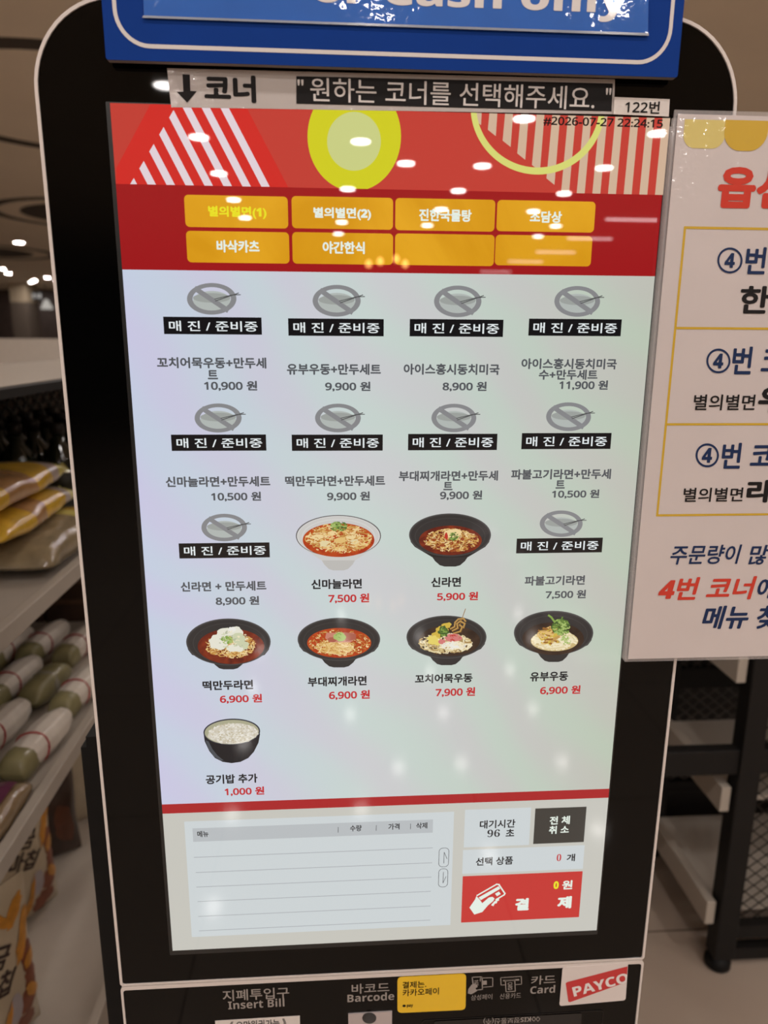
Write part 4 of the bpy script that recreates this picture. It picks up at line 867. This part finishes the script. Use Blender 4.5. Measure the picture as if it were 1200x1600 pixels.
# chip bags and dark packs standing on the bottom shelf
chip_bg = pbr('beige_chip_bag', (190, 174, 148), 0.35, spec=0.5, var=0.04, coat=0.3); chip_m = pbr('printed_potato_chip', (198, 134, 44), 0.4, var=0.2, scale=60); chip_d = pbr('printed_red_brown', (128, 64, 36), 0.4, var=0.2, scale=40); bag_ink = pbr('dark_brown_bag_print', (58, 40, 36), 0.4, var=0.1); foil = pbr('pale_bag_label', (170, 160, 162), 0.35, var=0.08)
def chip_bag(name, loc, rz, label, cat, mbase, Wd, H, T, deco, group=None, tilt=0.0, seed=0):
    t = thing(name, loc, label, cat, group, rz); t.rotation_euler = (tilt, 0, rz)
    rr = random.Random(seed); ph = [rr.uniform(0, 6) for _ in range(4)]
    def S(s, q, side=-1, off=0.0):              # s across -1..1, q up 0..1
        e = (max(0.0, math.sin(math.pi*min(1, max(0, q))))**0.45)*max(0.0, 1-abs(s)**2.6)**0.6
        d = T/2*e+0.001+off+0.003*e*math.sin(7*s+9*q+ph[0])
        return Vector((Wd/2*s*(1-0.05*math.sin(math.pi*q)+0.012*math.sin(11*q+ph[1])), side*d, H*q))
    mb = MB(); n, k = 16, 22
    for side in (-1, 1):
        vs = [S(-1+2*i/n, j/k, side) for j in range(k+1) for i in range(n+1)]
        mb.add(vs, [((j*(n+1)+i), j*(n+1)+i+1, (j+1)*(n+1)+i+1, (j+1)*(n+1)+i) if side < 0 else ((j+1)*(n+1)+i, (j+1)*(n+1)+i+1, j*(n+1)+i+1, j*(n+1)+i) for j in range(k) for i in range(n)], mbase)
    local(mb.build('bag', t, smooth=True), t)
    for nm, fn in deco:
        d = MB(); fn(d, S); local(d.build(nm, t, smooth=False), t)
    return t
def patch(d, S, cs, cq, rs, rq, m, off=0.0012, jag=0.12, seed=0, rot=0.0):
    rr = random.Random(seed); n = 18; vs = [S(cs, cq, -1, off)]
    for ring_ in (0.5, 1.0):
        for i in range(n):
            a = 2*math.pi*i/n; q = ring_*(1+(rr.uniform(-jag, jag) if ring_ == 1 else 0)); x, y = rs*q*math.cos(a), rq*q*math.sin(a)
            vs.append(S(max(-0.97, min(0.97, cs+x*math.cos(rot)-y*math.sin(rot))), max(0.01, min(0.99, cq+x*math.sin(rot)+y*math.cos(rot))), -1, off))
    d.add(vs, [(0, 1+i, 1+(i+1) % n) for i in range(n)]+[(1+i, 1+n+i, 1+n+(i+1) % n, 1+(i+1) % n) for i in range(n)], m)
def deco_text(s, cs, cq, ws, hq, m, bold=0.03):
    def fn(d, S):
        V, F = text_fit(s, bold, 'b'); d.add([S(cs+(x*0.9+y*0.33)*ws, cq+(y*0.9-x*0.62)*hq, -1, 0.0016) for x, y in V], F, m)
    return fn
def chips_deco(seed):
    def fn(d, S):
        for i, (s, q, a, b, ro) in enumerate(((0.62,0.86,0.22,0.05,0.2),(0.25,0.90,0.22,0.045,-0.3),(0.70,0.70,0.24,0.075,0.5),(0.80,0.52,0.16,0.05,0.1),(-0.35,0.92,0.2,0.05,0.4),(0.78,0.30,0.16,0.05,-0.3),(-0.2,0.14,0.26,0.07,0.2),(0.15,0.22,0.2,0.06,0.8))): patch(d, S, s, q, a, b, chip_m, 0.0012+0.0002*i, 0.16, seed+i, ro)
    return fn
def brown_deco(seed):
    def fn(d, S):
        for i, (s, q, a, b) in enumerate(((0.74,0.55,0.17,0.10),(0.78,0.40,0.15,0.10),(0.66,0.26,0.22,0.09),(0.50,0.12,0.28,0.08))): patch(d, S, s, q, a, b, chip_d, 0.0008, 0.2, seed+20+i)
    return fn
deco = [('printed_chips', chips_deco(1)), ('printed_sauce', brown_deco(1)), ('lettering', deco_text('황금', 0.05, 0.70, 0.72, 0.13, bag_ink)), ('lettering', deco_text('마칩', 0.05, 0.54, 0.72, 0.13, bag_ink)), ('label_panel', lambda d, S: patch(d, S, 0.36, 0.30, 0.16, 0.10, foil, 0.0014, 0.03, 3))]
ZB = 0.1305
chip_bag('chip_bag', (-0.798, 0.906, ZB), math.radians(58), 'beige potato chip bag with dark lettering standing at the back of the bottom shelf', 'snack bag', chip_bg, 0.22, 0.34, 0.09, deco, 'beige chip bags on the bottom left shelf', 0.0, 2)
chip_bag('chip_bag', (-0.712, 0.575, ZB), math.radians(58), 'beige potato chip bag nearest the camera at the lower left corner', 'snack bag', chip_bg, 0.22, 0.34, 0.09, deco, 'beige chip bags on the bottom left shelf', 0.0, 5)
brn = pbr('dark_brown_pack', (52, 30, 20), 0.3, spec=0.5, var=0.3, scale=20, coat=0.4); org = pbr('orange_brown_print', (92, 50, 30), 0.35, var=0.25, scale=30)
chip_bag('snack_bag', (-0.812, 1.125, ZB), math.radians(32), 'dark brown snack bag standing behind the chip bag on the bottom shelf', 'snack bag', brn, 0.17, 0.30, 0.07, [('printed_band', lambda d, S: patch(d, S, 0.55, 0.35, 0.3, 0.2, org, 0.001, 0.2, 4))], None, 0.0, 7)
chip_bag('snack_bag', (-0.745, 1.31, ZB), math.radians(38), 'beige snack bag with brown spots standing beside the kiosk edge on the bottom shelf', 'snack bag', chip_bg, 0.19, 0.32, 0.07,
         [('printed_spots', lambda d, S: [patch(d, S, s, q, 0.16, 0.06, chip_d if i % 2 else bag_ink, 0.001, 0.25, 30+i) for i, (s, q) in enumerate(((0.1,0.8),(0.4,0.7),(0.25,0.58),(0.55,0.5),(0.2,0.42),(0.5,0.82)))] and None)], None, 0.0, 9)
